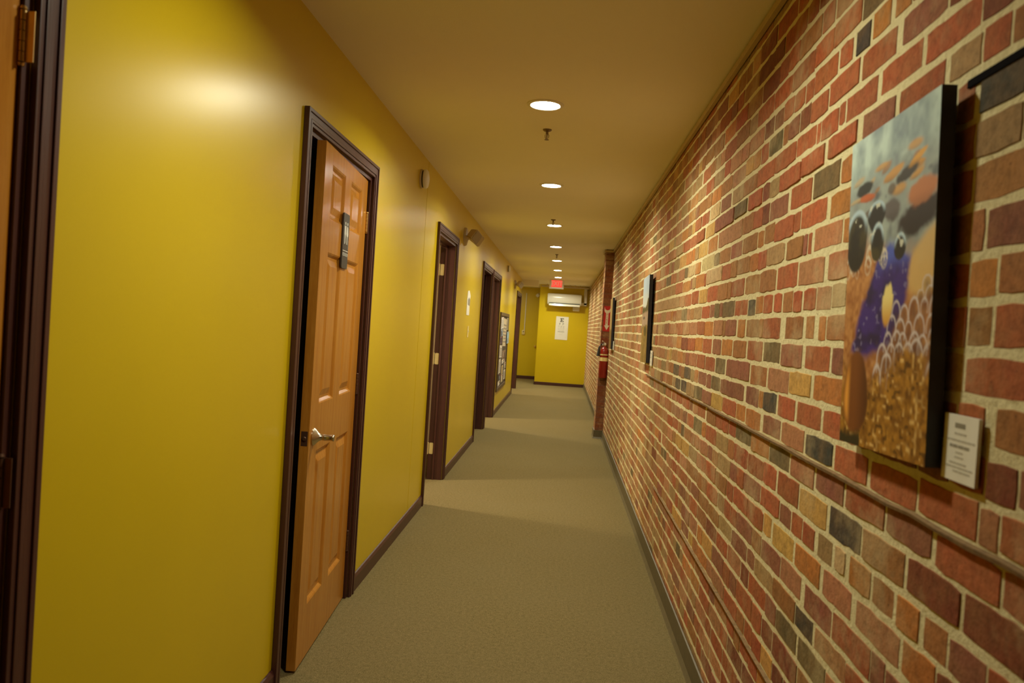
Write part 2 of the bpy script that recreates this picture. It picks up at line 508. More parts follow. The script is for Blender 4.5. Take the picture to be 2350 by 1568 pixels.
class Bricks:
    def __init__(self): self.v, self.f, self.c = [], [], []
    def brick(self, P, u0, u1, z0, z1, col, prot, fine):
        w, h = u1 - u0, z1 - z0
        j = 0.0013 if fine else 0.0011
        nu, nz = (max(2, int(w / 0.028)), 2) if fine else (2, 1)
        pts = []
        ch = random.uniform(0.0008, 0.0042)
        for i in range(nu + 1):
            t = i / nu; e = ch if i in (0, nu) else 0
            pts.append((u0 + w * t, z0 + e * random.uniform(0.2, 1.2) + random.gauss(0, j) * 0.8))
        for i in range(1, nz): pts.append((u1 + random.gauss(0, j), z0 + h * i / nz))
        for i in range(nu, -1, -1):
            t = i / nu; e = ch if i in (0, nu) else 0
            pts.append((u0 + w * t, z1 - e * random.uniform(0.2, 1.2) + random.gauss(0, j) * 0.8))
        for i in range(nz - 1, 0, -1): pts.append((u0 + random.gauss(0, j), z0 + h * i / nz))
        n = len(pts); o = len(self.v)
        cu, cz = (u0 + u1) / 2, (z0 + z1) / 2
        tilt = random.gauss(0, 0.004)
        for k, (s, d) in enumerate(((1.0, -0.010), (0.997, prot - 0.0012), (0.975, prot))):
            for a, b in pts:
                ss = 1 - (1 - s) * (1 if k < 2 else min(1.0, 0.06 / w))
                self.v.append(P(cu + (a - cu) * ss, cz + (b - cz) * (s if k < 2 else 0.955), d + (a - cu) * tilt))
        for k in (0, 1):
            for i in range(n):
                q = (i + 1) % n
                self.f.append((o + k * n + i, o + k * n + q, o + (k + 1) * n + q, o + (k + 1) * n + i))
        self.f.append(tuple(o + 2 * n + i for i in range(n)))
        self.c += [col] * (3 * n)
    def wall(self, P, u0, u1, zs, pick, forced=None, fine_to=6.0, jz=0.0065):
        for k in range(len(zs) - 1):
            zt, zb = zs[k], zs[k + 1]
            row = sorted((forced or {}).get(k, []))
            spans = []; cur = u0 - random.uniform(0, 0.1)
            for a, b, c in row + [(u1, u1, None)]:
                gap = a - cur
                while gap > 0.03:
                    L = random.choice((0.205, 0.205, 0.2, 0.195, 0.1, 0.105, 0.1)) + random.gauss(0, 0.006)
                    if gap < 0.29 and gap - L < 0.05: L = gap
                    if gap - L < 0.05: L = gap
                    spans.append((cur, cur + L, None)); cur += L; gap = a - cur
                if c: spans.append((a, b, c))
                cur = b
            for a, b, c in spans:
                if b - a < 0.02: continue
                fine = a < fine_to
                code = c or pick(a, zb)
                base = BC[code]
                s = random.uniform(0.86, 1.12)
                col = tuple(min(1, x * s * random.uniform(0.94, 1.06)) for x in base)
                if u1 > 5 and a > 2.5:                          # lime bloom and brighter light, both put into the farther bricks' colour
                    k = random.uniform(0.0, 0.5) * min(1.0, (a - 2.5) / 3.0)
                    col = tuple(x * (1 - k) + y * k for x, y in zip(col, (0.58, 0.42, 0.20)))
                jm = random.uniform(0.7, 1.2); dz = random.gauss(0, 0.0016)
                prot = random.uniform(0.0004, 0.0026)
                if abs(zb - 1.81) < 0.003 and 1.6 < a < 5.6 and random.random() < 0.7: prot += 0.003
                a2 = max(u0, a) + 0.0036 * jm; b2 = min(u1, b) - 0.0036 * jm
                if b2 - a2 < 0.015: continue
                self.brick(P, a2, b2, zb + jz * jm + dz, zt - jz * jm + dz, col, prot, fine)
    def obj(self, name, label, extra, mortar='mortar'):
        me = bpy.data.meshes.new(name)
        vs, fs, mi = list(self.v), list(self.f), [0] * len(self.f)
        for ev, ef, k in extra:
            o = len(vs); vs += ev
            for f in ef: fs.append(tuple(i + o for i in f)); mi.append(k)
        me.from_pydata([tuple(v) for v in vs], [], fs)
        for m in ('brick', mortar, 'strip'): me.materials.append(M[m])
        me.polygons.foreach_set('material_index', mi)
        at = me.color_attributes.new('brick_colour', 'FLOAT_COLOR', 'POINT')
        flat = []
        for c in self.c: flat += [c[0], c[1], c[2], 1]
        flat += [0.5, 0.4, 0.2, 1] * (len(vs) - len(self.c))
        at.data.foreach_set('color', flat)
        bm = bmesh.new(); bm.from_mesh(me)
        bmesh.ops.recalc_face_normals(bm, faces=list(bm.faces))
        bm.to_mesh(me); bm.free()
        o = bpy.data.objects.new(name, me); COL.objects.link(o)
        return tag(o, label, 'wall', kind='structure')

def boxvf(x0, x1, y0, y1, z0, z1):
    vs = [(x, y, z) for x in (x0, x1) for y in (y0, y1) for z in (z0, z1)]
    return vs, [(0, 1, 3, 2), (4, 6, 7, 5), (0, 4, 5, 1), (2, 3, 7, 6), (0, 2, 6, 4), (1, 5, 7, 3)]
forced = {}
for k, s in FB.items():
    forced[k + 1] = [(float(a), float(b), c) for a, b, c in (e.split(',') for e in s.split())]
def pick_wall(u, z):
    if u < 2.6: return random.choices('RPDBSOTGY', (46, 14, 10, 13, 7, 6, 2, 1, 1))[0]
    if u < 5: return random.choices('RPBSTOGYDW', (26, 10, 22, 16, 9, 6, 4, 3, 3, 1))[0]
    return random.choices('RPBSTOGYW', (20, 6, 24, 20, 20, 5, 4, 3, 3))[0]  # far mix leans tan for lime haze and painted-in light
bw = Bricks()
MR = XR + 0.002                                   # mortar face
PY0, PY1, PX = 9.93, 10.28, 0.503                 # brick pier
bw.wall(lambda u, z, d: (MR - d, u, z), 0.55, PY0 - 0.002, ZL, pick_wall, forced)
bw.wall(lambda u, z, d: (MR - d, u, z), PY1 + 0.002, Y_END, ZL, pick_wall, None)
bw.wall(lambda u, z, d: (MR - d, u, z), -1.6, 0.55, ZL, pick_wall, None)
ex = [(*boxvf(MR, MR + 0.15, -1.6, Y_END, 0, ZC), 1)]
# thin weathered strips lying in two of the bed joints
def strip(y0, y1, zc, r):
    n = int((y1 - y0) / 0.09); vs, fs = [], []
    for i in range(n + 1):
        yy = y0 + (y1 - y0) * i / n; dz = random.gauss(0, 0.0012); t = r * random.uniform(0.8, 1.15)
        for dx, dzz in ((0.006, -t), (-0.010, -t * 0.7), (-0.012, t * 0.6), (0.006, t)):
            vs.append((MR + dx, yy, zc + dz + dzz))
    for i in range(n):
        for q in range(4):
            fs.append((i * 4 + q, i * 4 + (q + 1) % 4, i * 4 + 4 + (q + 1) % 4, i * 4 + 4 + q))
    return vs, fs, 2
ex.append(strip(0.6, 5.4, 1.098, 0.0052))
ex.append(strip(1.9, 4.6, 0.474, 0.0045))
bw.obj('wall_right', 'long wall of old red brick with thick pale mortar joints', ex)

bp = Bricks()
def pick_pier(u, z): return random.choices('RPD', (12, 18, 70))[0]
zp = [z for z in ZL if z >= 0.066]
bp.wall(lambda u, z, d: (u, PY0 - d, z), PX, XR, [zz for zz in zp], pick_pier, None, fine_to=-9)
bp.wall(lambda u, z, d: (PX - d, u, z), PY0, PY1, zp, lambda u, z: random.choices('SRTB', (40, 20, 20, 20))[0], None, fine_to=-9)  # paler mix puts the lit edge into the side bricks
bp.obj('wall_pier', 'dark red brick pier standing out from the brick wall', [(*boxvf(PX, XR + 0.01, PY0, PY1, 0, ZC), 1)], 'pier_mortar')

# vinyl cove base on the brick wall, cream trim under the ceiling
def cove(g, pts, m='cove', h=0.108):
    """ground polyline with the wall on its right-hand side, a small toe at the carpet"""
    prof = [(0.0, h), (0.006, h - 0.002), (0.007, 0.02), (0.017, 0.004), (0.020, 0.0), (0.0, 0.0)]
    n = len(prof); vs, fs = [], []
    P = [Vector(p) for p in pts]
    for i, p in enumerate(P):
        d0 = (P[i] - P[i - 1]).normalized() if i else (P[1] - P[0]).normalized()
        d1 = (P[i + 1] - P[i]).normalized() if i < len(P) - 1 else d0
        n0, n1 = Vector((-d0.y, d0.x)), Vector((-d1.y, d1.x))
        nn = (n0 + n1); nn = nn / max(0.3, nn.dot(n1))
        for a, z in prof: vs.append((p.x + nn.x * a, p.y + nn.y * a, z))
    for i in range(len(P) - 1):
        for q in range(n):
            fs.append((i * n + q, i * n + (q + 1) % n, (i + 1) * n + (q + 1) % n, (i + 1) * n + q))
    fs.append(tuple(range(n))); fs.append(tuple(reversed(range((len(P) - 1) * n, len(P) * n))))
    g.add(vs, fs, m)
BX = MR - 0.006
g = G()
cove(g, [(BX, -1.6), (BX, PY0 - 0.006), (PX - 0.006, PY0 - 0.006), (PX - 0.006, PY1 + 0.006), (BX, PY1 + 0.006), (BX, Y_END - 0.02)])
struct(g, 'baseboard_right', 'dark olive vinyl cove base along the brick wall', 'baseboard')
g = G()
def trim_run(g, pts, dep, h):
    for (x0, y0), (x1, y1) in zip(pts, pts[1:]):
        g.box(min(x0, x1) - dep, max(x0, x1), min(y0, y1) - (dep if y0 == y1 else 0), max(y0, y1), ZC - h - 0.010, ZC - 0.010, 'cream_trim')
trim_run(g, [(BX, -1.6), (BX, PY0 - 0.007)], 0.016, 0.026)
trim_run(g, [(PX - 0.008, PY0 - 0.008), (BX - 0.018, PY0 - 0.008)], 0.014, 0.026)
trim_run(g, [(PX - 0.008, PY0 - 0.007), (PX - 0.008, PY1 + 0.007)], 0.014, 0.026)
trim_run(g, [(BX, PY1 + 0.008), (BX, Y_END)], 0.016, 0.026)
struct(g, 'trim_1', 'thin cream strip where the brick wall meets the ceiling', 'trim')

# ------------------------------------------------------------------ doors
def casing_mesh(y0, y1):
    """stepped casing round the opening y0..y1 on the corridor side"""
    g = G(); w = 0.060; x = XL + 0.0012; top = H_OPEN
    steps = ((0.0, 0.014, 0.0195), (0.014, 0.036, 0.0155), (0.036, 0.047, 0.0170), (0.047, 0.060, 0.0135))   # from the outer edge inwards
    for a, b, t in steps:
        g.box(x, x + t, y0 - w + a, y0 - w + b, 0, top + w - a, 'trim', 0.0018)
        g.box(x, x + t, y1 + w - b, y1 + w - a, 0, top + w - a, 'trim', 0.0018)
        g.box(x, x + t, y0 - w + b, y1 + w - b, top + w - b, top + w - a, 'trim', 0.0018)
    return g
def jamb_mesh(y0, y1):
    g = G(); t = 0.020
    g.box(X_BACK - 0.004, XL, y0, y0 + t, 0, H_OPEN, 'trim')
    g.box(X_BACK - 0.004, XL, y1 - t, y1, 0, H_OPEN, 'trim')
    g.box(X_BACK - 0.004, XL, y0 + t, y1 - t, H_OPEN - t, H_OPEN, 'trim')
    return g
def stop_mesh(y0, y1, x0, x1):
    g = G(); t = 0.020; s = 0.012
    g.box(x0, x1, y0 + t, y0 + t + s, 0, H_OPEN - t, 'trim')
    g.box(x0, x1, y1 - t - s, y1 - t, 0, H_OPEN - t, 'trim')
    g.box(x0, x1, y0 + t, y1 - t, H_OPEN - t - s, H_OPEN - t, 'trim')
    return g
def leaf_mesh(W, H, t=0.035):
    """six-panel door: hinge edge at y=0, latch edge at y=-W, corridor face at x=0"""
    g = G()
    st = 0.116; mid = 0.112
    pw = (W - 2 * st - mid) / 2
    ys = [0, -st, -st - pw, -st - pw - mid, -st - 2 * pw - mid, -W]
    zs = [0, 0.215, 0.825, 1.010, 1.605, 1.735, 1.945, H]
    d = 0.011
    for side in (0, 1):
        fx = 0.0 if side == 0 else -t
        sg = -1 if side == 0 else 1
        for i in range(5):
            for k in range(7):
                a0, a1, b0, b1 = ys[i], ys[i + 1], zs[k], zs[k + 1]
                if i in (1, 3) and k in (1, 3, 5):
                    rings = []
                    for ins, dep in ((0, 0), (0.006, 0.003), (0.016, d), (0.026, d), (0.052, 0.003)):
                        x = fx + sg * dep
                        rings.append([(x, a0 - ins, b0 + ins), (x, a1 + ins, b0 + ins), (x, a1 + ins, b1 - ins), (x, a0 - ins, b1 - ins)])
                    vs = [p for r in rings for p in r]; fs = []
                    for q in range(4):
                        for c in range(4): fs.append((q * 4 + c, q * 4 + (c + 1) % 4, q * 4 + 4 + (c + 1) % 4, q * 4 + 4 + c))
                    fs.append((16, 17, 18, 19))
                    g.add(vs, fs, 'door')
                else:
                    g.add([(fx, a0, b0), (fx, a1, b0), (fx, a1, b1), (fx, a0, b1)], [(0, 1, 2, 3)], 'door')
    g.add([(0, 0, 0), (-t, 0, 0), (-t, 0, H), (0, 0, H)], [(0, 1, 2, 3)], 'door')
    g.add([(0, -W, 0), (-t, -W, 0), (-t, -W, H), (0, -W, H)], [(3, 2, 1, 0)], 'door')
    g.add([(0, 0, 0), (0, -W, 0), (-t, -W, 0), (-t, 0, 0)], [(0, 1, 2, 3)], 'door')
    g.add([(0, 0, H), (0, -W, H), (-t, -W, H), (-t, 0, H)], [(3, 2, 1, 0)], 'door')
    return g
def weld(o):
    bm = bmesh.new(); bm.from_mesh(o.data)
    bmesh.ops.remove_doubles(bm, verts=list(bm.verts), dist=0.0002)
    bmesh.ops.recalc_face_normals(bm, faces=list(bm.faces))
    bm.to_mesh(o.data); bm.free()
def knob_mesh():
    g = G()
    m = Matrix(((0, 0, 1, 0), (1, 0, 0, 0), (0, 1, 0, 0), (0, 0, 0, 1)))
    g.lathe([(0.0335, 0.0), (0.0340, 0.004), (0.0300, 0.009), (0.0215, 0.016), (0.0150, 0.024), (0.0118, 0.031), (0.0112, 0.038), (0.0124, 0.040),
             (0.0124, 0.046), (0.0118, 0.048), (0.0118, 0.072), (0.0128, 0.074), (0.0128, 0.079), (0.0115, 0.081)], 'nickel', m, 36)
    return g
def hinge_mesh(m):
    """barrel at the origin, one plate to each side along y"""
    g = G(); h = 0.089
    for k in range(5): g.lathe([(0.0062, -h / 2 + k * h / 5 + 0.0006), (0.0062, -h / 2 + (k + 1) * h / 5 - 0.0006)], m, None, 14)
    g.lathe([(0.0045, h / 2), (0.0072, h / 2 + 0.002), (0.005, h / 2 + 0.007)], m, None, 14)
    g.lathe([(0.005, -h / 2 - 0.007), (0.0072, -h / 2 - 0.002), (0.0045, -h / 2)], m, None, 14)
    return g

def door_frame(n, i, label, stop=None):
    y0, y1 = OPEN[i]
    t = thing('door_%d' % n, (0, 0, 0), label, 'door', kind='structure')
    casing_mesh(y0, y1).build('casing', t)
    jamb_mesh(y0, y1).build('jamb', t)
    if stop: stop_mesh(y0, y1, *stop).build('door_stop', t)
    return t
def hang(t, hinge_xy, W, ang, hinges, hm, plate_dir, knob=True, knob_z=0.905):
    leaf = leaf_mesh(W, 2.012).build('door_leaf', t); weld(leaf)
    leaf.location = (*hinge_xy, 0.010); leaf.rotation_euler = (0, 0, ang)
    if knob:
        k = knob_mesh().build('handle', leaf, 35); k.location = (0, -W + 0.062, knob_z - 0.010)
        g = G(); g.box(-0.030, -0.005, -0.0006, 0.0010, -0.028, 0.028, 'bronze', 0.0004)
        g.lathe([(0.009, -0.0006), (0.009, -0.004), (0.006, -0.006)], 'bronze', Matrix(((1, 0, 0, -0.0175), (0, 0, 1, 0), (0, 1, 0, 0), (0, 0, 0, 1))), 18)
        l = g.build('latch_plate', leaf); l.location = (0, -W, knob_z - 0.010)
    for z, m in zip(hinges, hm):
        h = hinge_mesh(m).build('hinge', t, 40); h.location = (hinge_xy[0] + 0.004, hinge_xy[1] + 0.003, z)
        g = G(); g.box(-0.034, 0, -0.001, 0.0012, -0.044, 0.044, m, 0.0005)
        q = g.build('hinge_plate', h); q.location = plate_dir
    return leaf

t = door_frame(1, 0, 'closed orange wooden door cut off by the near end of the yellow wall', (-1.030, -1.014))
hang(t, (-0.968, 1.274), 0.832, 0.0, (0.30, 1.04, 1.818), ('bronze', 'bronze', 'brass'), (0.020, 0.003, 0))
t = door_frame(2, 1, 'orange six panel restroom door standing slightly open in a dark frame', (-1.030, -1.016))
leaf2 = hang(t, (-0.972, 3.632), 0.800, radians(3.4), (0.285, 1.047, 1.822), ('bronze', 'bronze', 'brass'), (0.004, 0.004, 0), True, 0.897)
t = door_frame(3, 2, 'open doorway past the restroom with cream hinges on its dark jamb', (-1.042, -1.028))
leaf3 = leaf_mesh(0.88, 2.012).build('door_leaf', t); weld(leaf3)
leaf3.location = (-1.100, 6.545, 0.010); leaf3.rotation_euler = (0, 0, radians(-90))
for z in (0.27, 1.05, 1.82):
    g = G(); g.box(-0.0015, 0.0015, 0, 0.0015, -0.045, 0.045, 'cream_metal')
    g.prism(rrect(0.034, 0.098, 0.008), Matrix(((1, 0, 0, 0), (0, 0, -1, 0.0), (0, 1, 0, 0), (0, 0, 0, 1))), 0.002, 'cream_metal')
    h = g.build('hinge', t); h.location = (-1.064, 6.580, z)
    g = hinge_mesh('cream_metal'); hb = g.build('hinge_barrel', h, 40); hb.location = (-0.027, -0.006, 0)
door_frame(4, 3, 'dark doorway, the nearer of the adjoining pair past the paper sign', (-1.042, -1.028))
door_frame(5, 4, 'dark doorway, the farther of the adjoining pair beside the notice board', (-1.042, -1.028))
door_frame(6, 5, 'dark framed doorway at the far end of the yellow wall')

# ------------------------------------------------------------------ restroom sign on the door
a = radians(3.4)
sg = thing('restroom_sign', (-0.972 + 0.425 * sin(a) + 0.0005, 3.632 - 0.425 * cos(a), 1.686),
           'dark grey restroom sign with a man and a woman pictogram on the orange door', 'sign', rot=(0, 0, a))
I = Matrix(((0, 0, 1, 0), (1, 0, 0, 0), (0, 1, 0, 0), (0, 0, 0, 1)))
g = G(); g.prism(rrect(0.105, 0.232, 0.012), I, 0.007, 'sign_grey'); g.build('plate', sg)
def circle(cx, cy, r, n=16): return [(cx + r * cos(2 * pi * i / n), cy + r * sin(2 * pi * i / n)) for i in range(n)]
def on(m, d): return m @ Matrix.Translation((0, 0, d))
F1 = on(I, 0.007)
g = G()
for cx, fem in ((-0.021, False), (0.019, True)):
    g.prism(circle(cx, 0.073, 0.0068), F1, 0.001, 'sign_white')
    if fem:
        g.prism([(cx - 0.006, 0.063), (cx + 0.006, 0.063), (cx + 0.0145, 0.022), (cx - 0.0145, 0.022)], F1, 0.001, 'sign_white')
        for s in (-1, 1):
            g.prism([(cx + s * 0.0075, 0.062), (cx + s * 0.0105, 0.059), (cx + s * 0.0185, 0.030), (cx + s * 0.0150, 0.029)], F1, 0.001, 'sign_white')
    else:
        g.prism([(cx - 0.0085, 0.063), (cx + 0.0085, 0.063), (cx + 0.0085, 0.020), (cx - 0.0085, 0.020)], F1, 0.001, 'sign_white')
        for s in (-1, 1): g.prism([(cx + s * 0.0100, 0.063), (cx + s * 0.0140, 0.060), (cx + s * 0.0140, 0.026), (cx + s * 0.0105, 0.026)], F1, 0.001, 'sign_white')
    for s in (-1, 1): g.prism([(cx + s * 0.0012, 0.022), (cx + s * 0.0072, 0.022), (cx + s * 0.0066, -0.013), (cx + s * 0.0022, -0.013)], F1, 0.001, 'sign_white')
g.prism(rect(0.0016, 0.085), F1 @ Matrix.Translation((-0.001, 0.036, 0)), 0.001, 'sign_white')
g.build('pictogram', sg)
g = G(); g.prism(rect(0.096, 0.0028), F1 @ Matrix.Translation((0, -0.041, 0)), 0.001, 'sign_white'); g.build('line', sg)
def lettering(body, size, mat, m, parent, name='lettering', sx=1.0, bold=0.0):
    vs, fs = text_mesh(body, size, 0.0004)
    g = G(); T = mat @ Matrix.Translation((0, 0, 0.0006)) @ Matrix.Diagonal((sx, 1, 1, 1))
    g.add([T @ v for v in vs], fs, m)
    return g.build(name, parent)
lettering('RESTROOM', 0.0195, F1 @ Matrix.Translation((0, -0.0575, 0)), 'sign_white', sg, sx=0.95)
g = G()
for i, row in enumerate(((1, 0, 1, 1, 0, 1), (0, 1, 1, 0, 1, 1), (1, 1, 0, 1, 0, 1))):
    for k, b in enumerate(row):
        if b: g.lathe([(0.0011, 0), (0.0009, 0.0007)], 'sign_white', F1 @ Matrix.Translation((0.040 + 0.004 * (k % 2), 0.006 - 0.004 * (k // 2) - 0.014 * i, 0)), 8)
g.build('braille', sg)

# ------------------------------------------------------------------ things on the left wall
WX = XL + 0.0012
# smoke detector high on the wall
def detector(loc, label, r=0.062):
    t = thing('smoke_detector', loc, label, 'smoke detector', 'round smoke detectors on the yellow wall')
    g = G(); g.lathe([(r * 0.98, 0), (r * 0.98, 0.008), (r * 0.93, 0.011)], 'beige', I, 40); g.build('base', t, 40)
    g = G(); g.lathe([(r * 0.84, 0.011), (r * 0.84, 0.019)], 'dark_gap', I, 40)
    for k in range(12): g.box(0.011, 0.0195, -0.003, 0.003, r * 0.80, r * 0.90, 'white') if False else None
    g.build('vent_ring', t, 40)
    g = G(); g.lathe([(r * 0.90, 0.019), (r * 0.98, 0.023), (r * 0.98, 0.034), (r * 0.86, 0.043), (r * 0.45, 0.050), (r * 0.12, 0.052)], 'white', I, 40); g.build('cover', t, 40)
    return t
detector((XL, 4.87, 2.275), 'round white smoke detector high on the wall past the restroom door')
detector((WX, 12.62, 2.315), 'small far smoke detector up between the two emergency lights', 0.058)

M['lens_grey'] = plain('dusty_lens', (0.30, 0.24, 0.15), 0.5)
# two-headed emergency lights
def emergency(loc, label):
    t = thing('emergency_light', loc, label, 'emergency light', 'twin head emergency lights on the yellow wall')
    g = G(); g.lathe([(0.085, 0), (0.085, 0.010), (0.078, 0.022), (0.030, 0.034), (0.024, 0.055)], 'beige', I, 36); g.build('canopy', t, 40)
    g = G(); g.tube([(0.060, -0.085, 0), (0.060, -0.04, 0.004), (0.060, 0.04, 0.004), (0.060, 0.085, 0)], 0.013, 'beige', 12); g.box(0.020, 0.07, -0.016, 0.016, -0.014, 0.018, 'beige', 0.004); g.build('arm', t, 40)
    for s, rz, rx in ((-1, -0.62, 0.25), (1, 0.75, 0.30)):
        hm = Matrix.Translation((0.098, s * 0.098, 0.0)) @ Matrix.Rotation(rz, 4, 'Z') @ Matrix.Rotation(0.35, 4, 'Y') @ Matrix.Rotation(0.5 * s, 4, 'X')
        g = G(); bm = bmesh.new(); bmesh.ops.create_cube(bm, size=1)
        for v in bm.verts:
            k = 1.0 if v.co.x > 0 else 0.72
            v.co = Vector((v.co.x * 0.088, v.co.y * 0.112 * k, v.co.z * 0.112 * k))
        bmesh.ops.bevel(bm, geom=list(bm.edges), offset=0.008, segments=2, affect='EDGES')
        g.bm(bm, 'beige', hm); h = g.build('lamp_head', t, 40)
        g = G(); g.prism(rrect(0.094, 0.094, 0.012), hm @ Matrix(((0, 0, 1, 0.0435), (1, 0, 0, 0), (0, 1, 0, 0), (0, 0, 0, 1))), 0.003, 'lens_grey'); g.build('lens', h)
    return t
emergency((WX, 7.10, 2.175), 'twin head emergency light above the wall after the cream hinged doorway')
emergency((WX, 14.70, 2.180), 'distant twin head emergency light above the last doorway on the yellow wall')

# paper sign with a picture, and a light switch under it
t = thing('paper_sign', (WX + 0.001, 7.69, 1.58), 'white paper sign with a small grey picture taped on the yellow wall', 'sign')
mm = on_left(0, 0, 0)
g = G(); g.prism([(-0.12, -0.125), (0.10, -0.125), (0.10, 0.03), (0.14, 0.075), (0.03, 0.125), (-0.09, 0.115), (-0.12, 0.03)], mm, 0.002, 'paper'); g.build('sheet', t)
g = G(); g.prism([(-0.05, -0.02), (0.10, -0.03), (0.115, 0.035), (0.02, 0.055), (-0.06, 0.03)], mm @ Matrix.Translation((0, 0, 0.002)), 0.0008, 'grey_ink'); g.build('picture', t)
t = thing('light_switch', (WX, 7.775, 1.288), 'cream light switch plate below the white paper sign', 'light switch')
g = G(); g.box(0, 0.006, -0.036, 0.036, -0.058, 0.058, 'cream_metal', 0.002); g.build('plate', t)
g = G(); g.box(0.004, 0.014, -0.005, 0.005, -0.004, 0.014, 'white', 0.001); g.build('toggle', t)

# notice board with pinned sheets
BY0, BY1, BZ0, BZ1 = 11.70, 13.46, 0.345, 1.580
t = thing('notice_board', (WX, (BY0 + BY1) / 2, (BZ0 + BZ1) / 2), 'large dark framed notice board covered with papers on the yellow wall', 'notice board')
hw, hh = (BY1 - BY0) / 2, (BZ1 - BZ0) / 2
board_m = plain('dark_board_cloth', (0.085, 0.062, 0.026), 0.8)
frame_m = m_wood('dark_board_frame', (0.055, 0.032, 0.018), (0.085, 0.052, 0.030), (0.12, 0.08, 0.045), 0.4)
g = G(); g.box(0, 0.010, -hw + 0.02, hw - 0.02, -hh + 0.02, hh - 0.02, board_m); g.build('backing', t)
g = G()
for y0_, y1_, z0_, z1_ in ((-hw, hw, hh - 0.055, hh), (-hw, hw, -hh, -hh + 0.055), (-hw, -hw + 0.055, -hh + 0.055, hh - 0.055), (hw - 0.055, hw, -hh + 0.055, hh - 0.055)):
    g.box(0, 0.024, y0_, y1_, z0_, z1_, frame_m, 0.004)
g.build('frame', t)
def sheet(y0, y1, z0, z1, col, label, cat, tilt=0.0, extra=None, lift=0.0):
    nm = {'paper': 'pinned_sheet', 'photo': 'pinned_photo', 'card': 'pinned_card'}[cat]
    o = thing(nm, (WX + 0.0105 + lift + random.uniform(0, 0.0015), (y0 + y1) / 2, (z0 + z1) / 2), label, cat, 'papers pinned on the notice board', rot=(tilt, 0, 0))
    w, h = y1 - y0, z1 - z0
    pm = plain('sheet_tone', col, 0.6, var=0.03)
    g = G(); vs, fs = [], []
    for i in range(5):
        for k in range(2):
            vs.append((0.0015 + 0.004 * (abs(i - 2) / 2) ** 2 * (1 - 0.5 * k), -w / 2 + w * i / 4, -h / 2 + h * k))
    n = len(vs)
    vs += [(x - 0.001, yy, zz) for x, yy, zz in vs]
    for i in range(4):
        q = i * 2
        fs += [(q, q + 2, q + 3, q + 1), (n + q + 1, n + q + 3, n + q + 2, n + q), (q, n + q, n + q + 2, q + 2), (q + 1, q + 3, n + q + 3, n + q + 1)]
    fs += [(0, 1, n + 1, n), (8, n + 8, n + 9, 9)]
    g.add(vs, fs, pm); g.build('sheet', o)
    if extra:
        g = G()
        for (ya, yb, za, zb, c) in extra:
            g.box(0.0056, 0.0062, -w / 2 + ya * w, -w / 2 + yb * w, -h / 2 + za * h, -h / 2 + zb * h, plain('print_tone', c, 0.6))
        g.build('picture' if cat == 'photo' else 'lettering', o)
    g = G(); g.lathe([(0.006, 0.004), (0.004, 0.010), (0.006, 0.014), (0.003, 0.016)], 'brass' if random.random() < 0.5 else 'sign_red', on_left(0, h / 2 - 0.015, 0), 10); g.build('push_pin', o, 40)
    return o
WH, CR, GY = (0.74, 0.72, 0.66), (0.66, 0.58, 0.40), (0.33, 0.29, 0.20)
LN = [(0.1, 0.9, 0.15 + 0.12 * i, 0.19 + 0.12 * i, (0.35, 0.33, 0.3)) for i in range(6)]
sheet(11.80, 12.30, 1.325, 1.505, WH, 'white sheet in the top near corner of the notice board', 'paper', 0.03, LN)
sheet(11.90, 12.27, 1.205, 1.320, (0.30, 0.36, 0.44), 'bluish photo just under the top near white sheet', 'photo', 0, [(0.1, 0.6, 0.1, 0.7, (0.10, 0.12, 0.18))])
sheet(11.84, 12.15, 1.090, 1.200, (0.14, 0.10, 0.17), 'dark purple photo at the near edge of the notice board', 'photo', 0, [(0.2, 0.7, 0.2, 0.8, (0.05, 0.03, 0.08))])
sheet(12.33, 13.02, 1.035, 1.490, CR, 'tall cream poster in the upper middle of the notice board', 'paper', -0.02, LN)
sheet(13.04, 13.40, 1.300, 1.515, GY, 'grey brown sheet in the top far corner of the notice board', 'paper', 0, LN[:4])
sheet(13.05, 13.52, 1.070, 1.275, (0.30, 0.50, 0.68), 'light blue sheet overlapping the far edge of the frame', 'paper', 0.02, LN[:3], 0.0145)
sheet(11.87, 12.32, 0.865, 1.060, WH, 'white sheet halfway down the near edge of the notice board', 'paper', -0.03, LN)
sheet(12.38, 13.15, 0.825, 0.965, (0.25, 0.17, 0.11), 'wide brown photo in the middle of the notice board', 'photo', 0, [(0.15, 0.5, 0.15, 0.8, (0.40, 0.30, 0.22)), (0.55, 0.85, 0.1, 0.7, (0.12, 0.07, 0.05))])
sheet(12.47, 12.79, 0.745, 0.815, WH, 'small white slip under the wide brown photo', 'paper', 0.05)
sheet(12.86, 13.13, 0.755, 0.815, (0.45, 0.42, 0.36), 'small grey slip beside the white slip', 'paper', -0.04)
sheet(11.84, 12.24, 0.615, 0.845, (0.62, 0.60, 0.54), 'pale sheet low on the near edge of the notice board', 'paper', 0.02, LN)
sheet(12.47, 12.79, 0.575, 0.715, (0.56, 0.46, 0.26), 'tan card in the lower middle of the notice board', 'card', 0)
sheet(12.93, 13.36, 0.635, 0.745, (0.48, 0.45, 0.38), 'grey sheet low on the far edge of the notice board', 'paper', 0.03, LN[:3])
sheet(12.97, 13.36, 0.455, 0.620, WH, 'bright white sheet in the bottom far corner', 'paper', -0.02, LN)
sheet(11.96, 12.40, 0.500, 0.605, (0.06, 0.06, 0.08), 'dark photo in the bottom near part of the notice board', 'photo', 0, [(0.2, 0.5, 0.2, 0.7, (0.25, 0.27, 0.30))])
sheet(12.50, 12.83, 0.440, 0.565, CR, 'cream strip at the bottom middle of the notice board', 'card', 0.02)
sheet(11.93, 12.26, 0.418, 0.492, WH, 'small white card in the bottom near corner', 'card', 0.06)

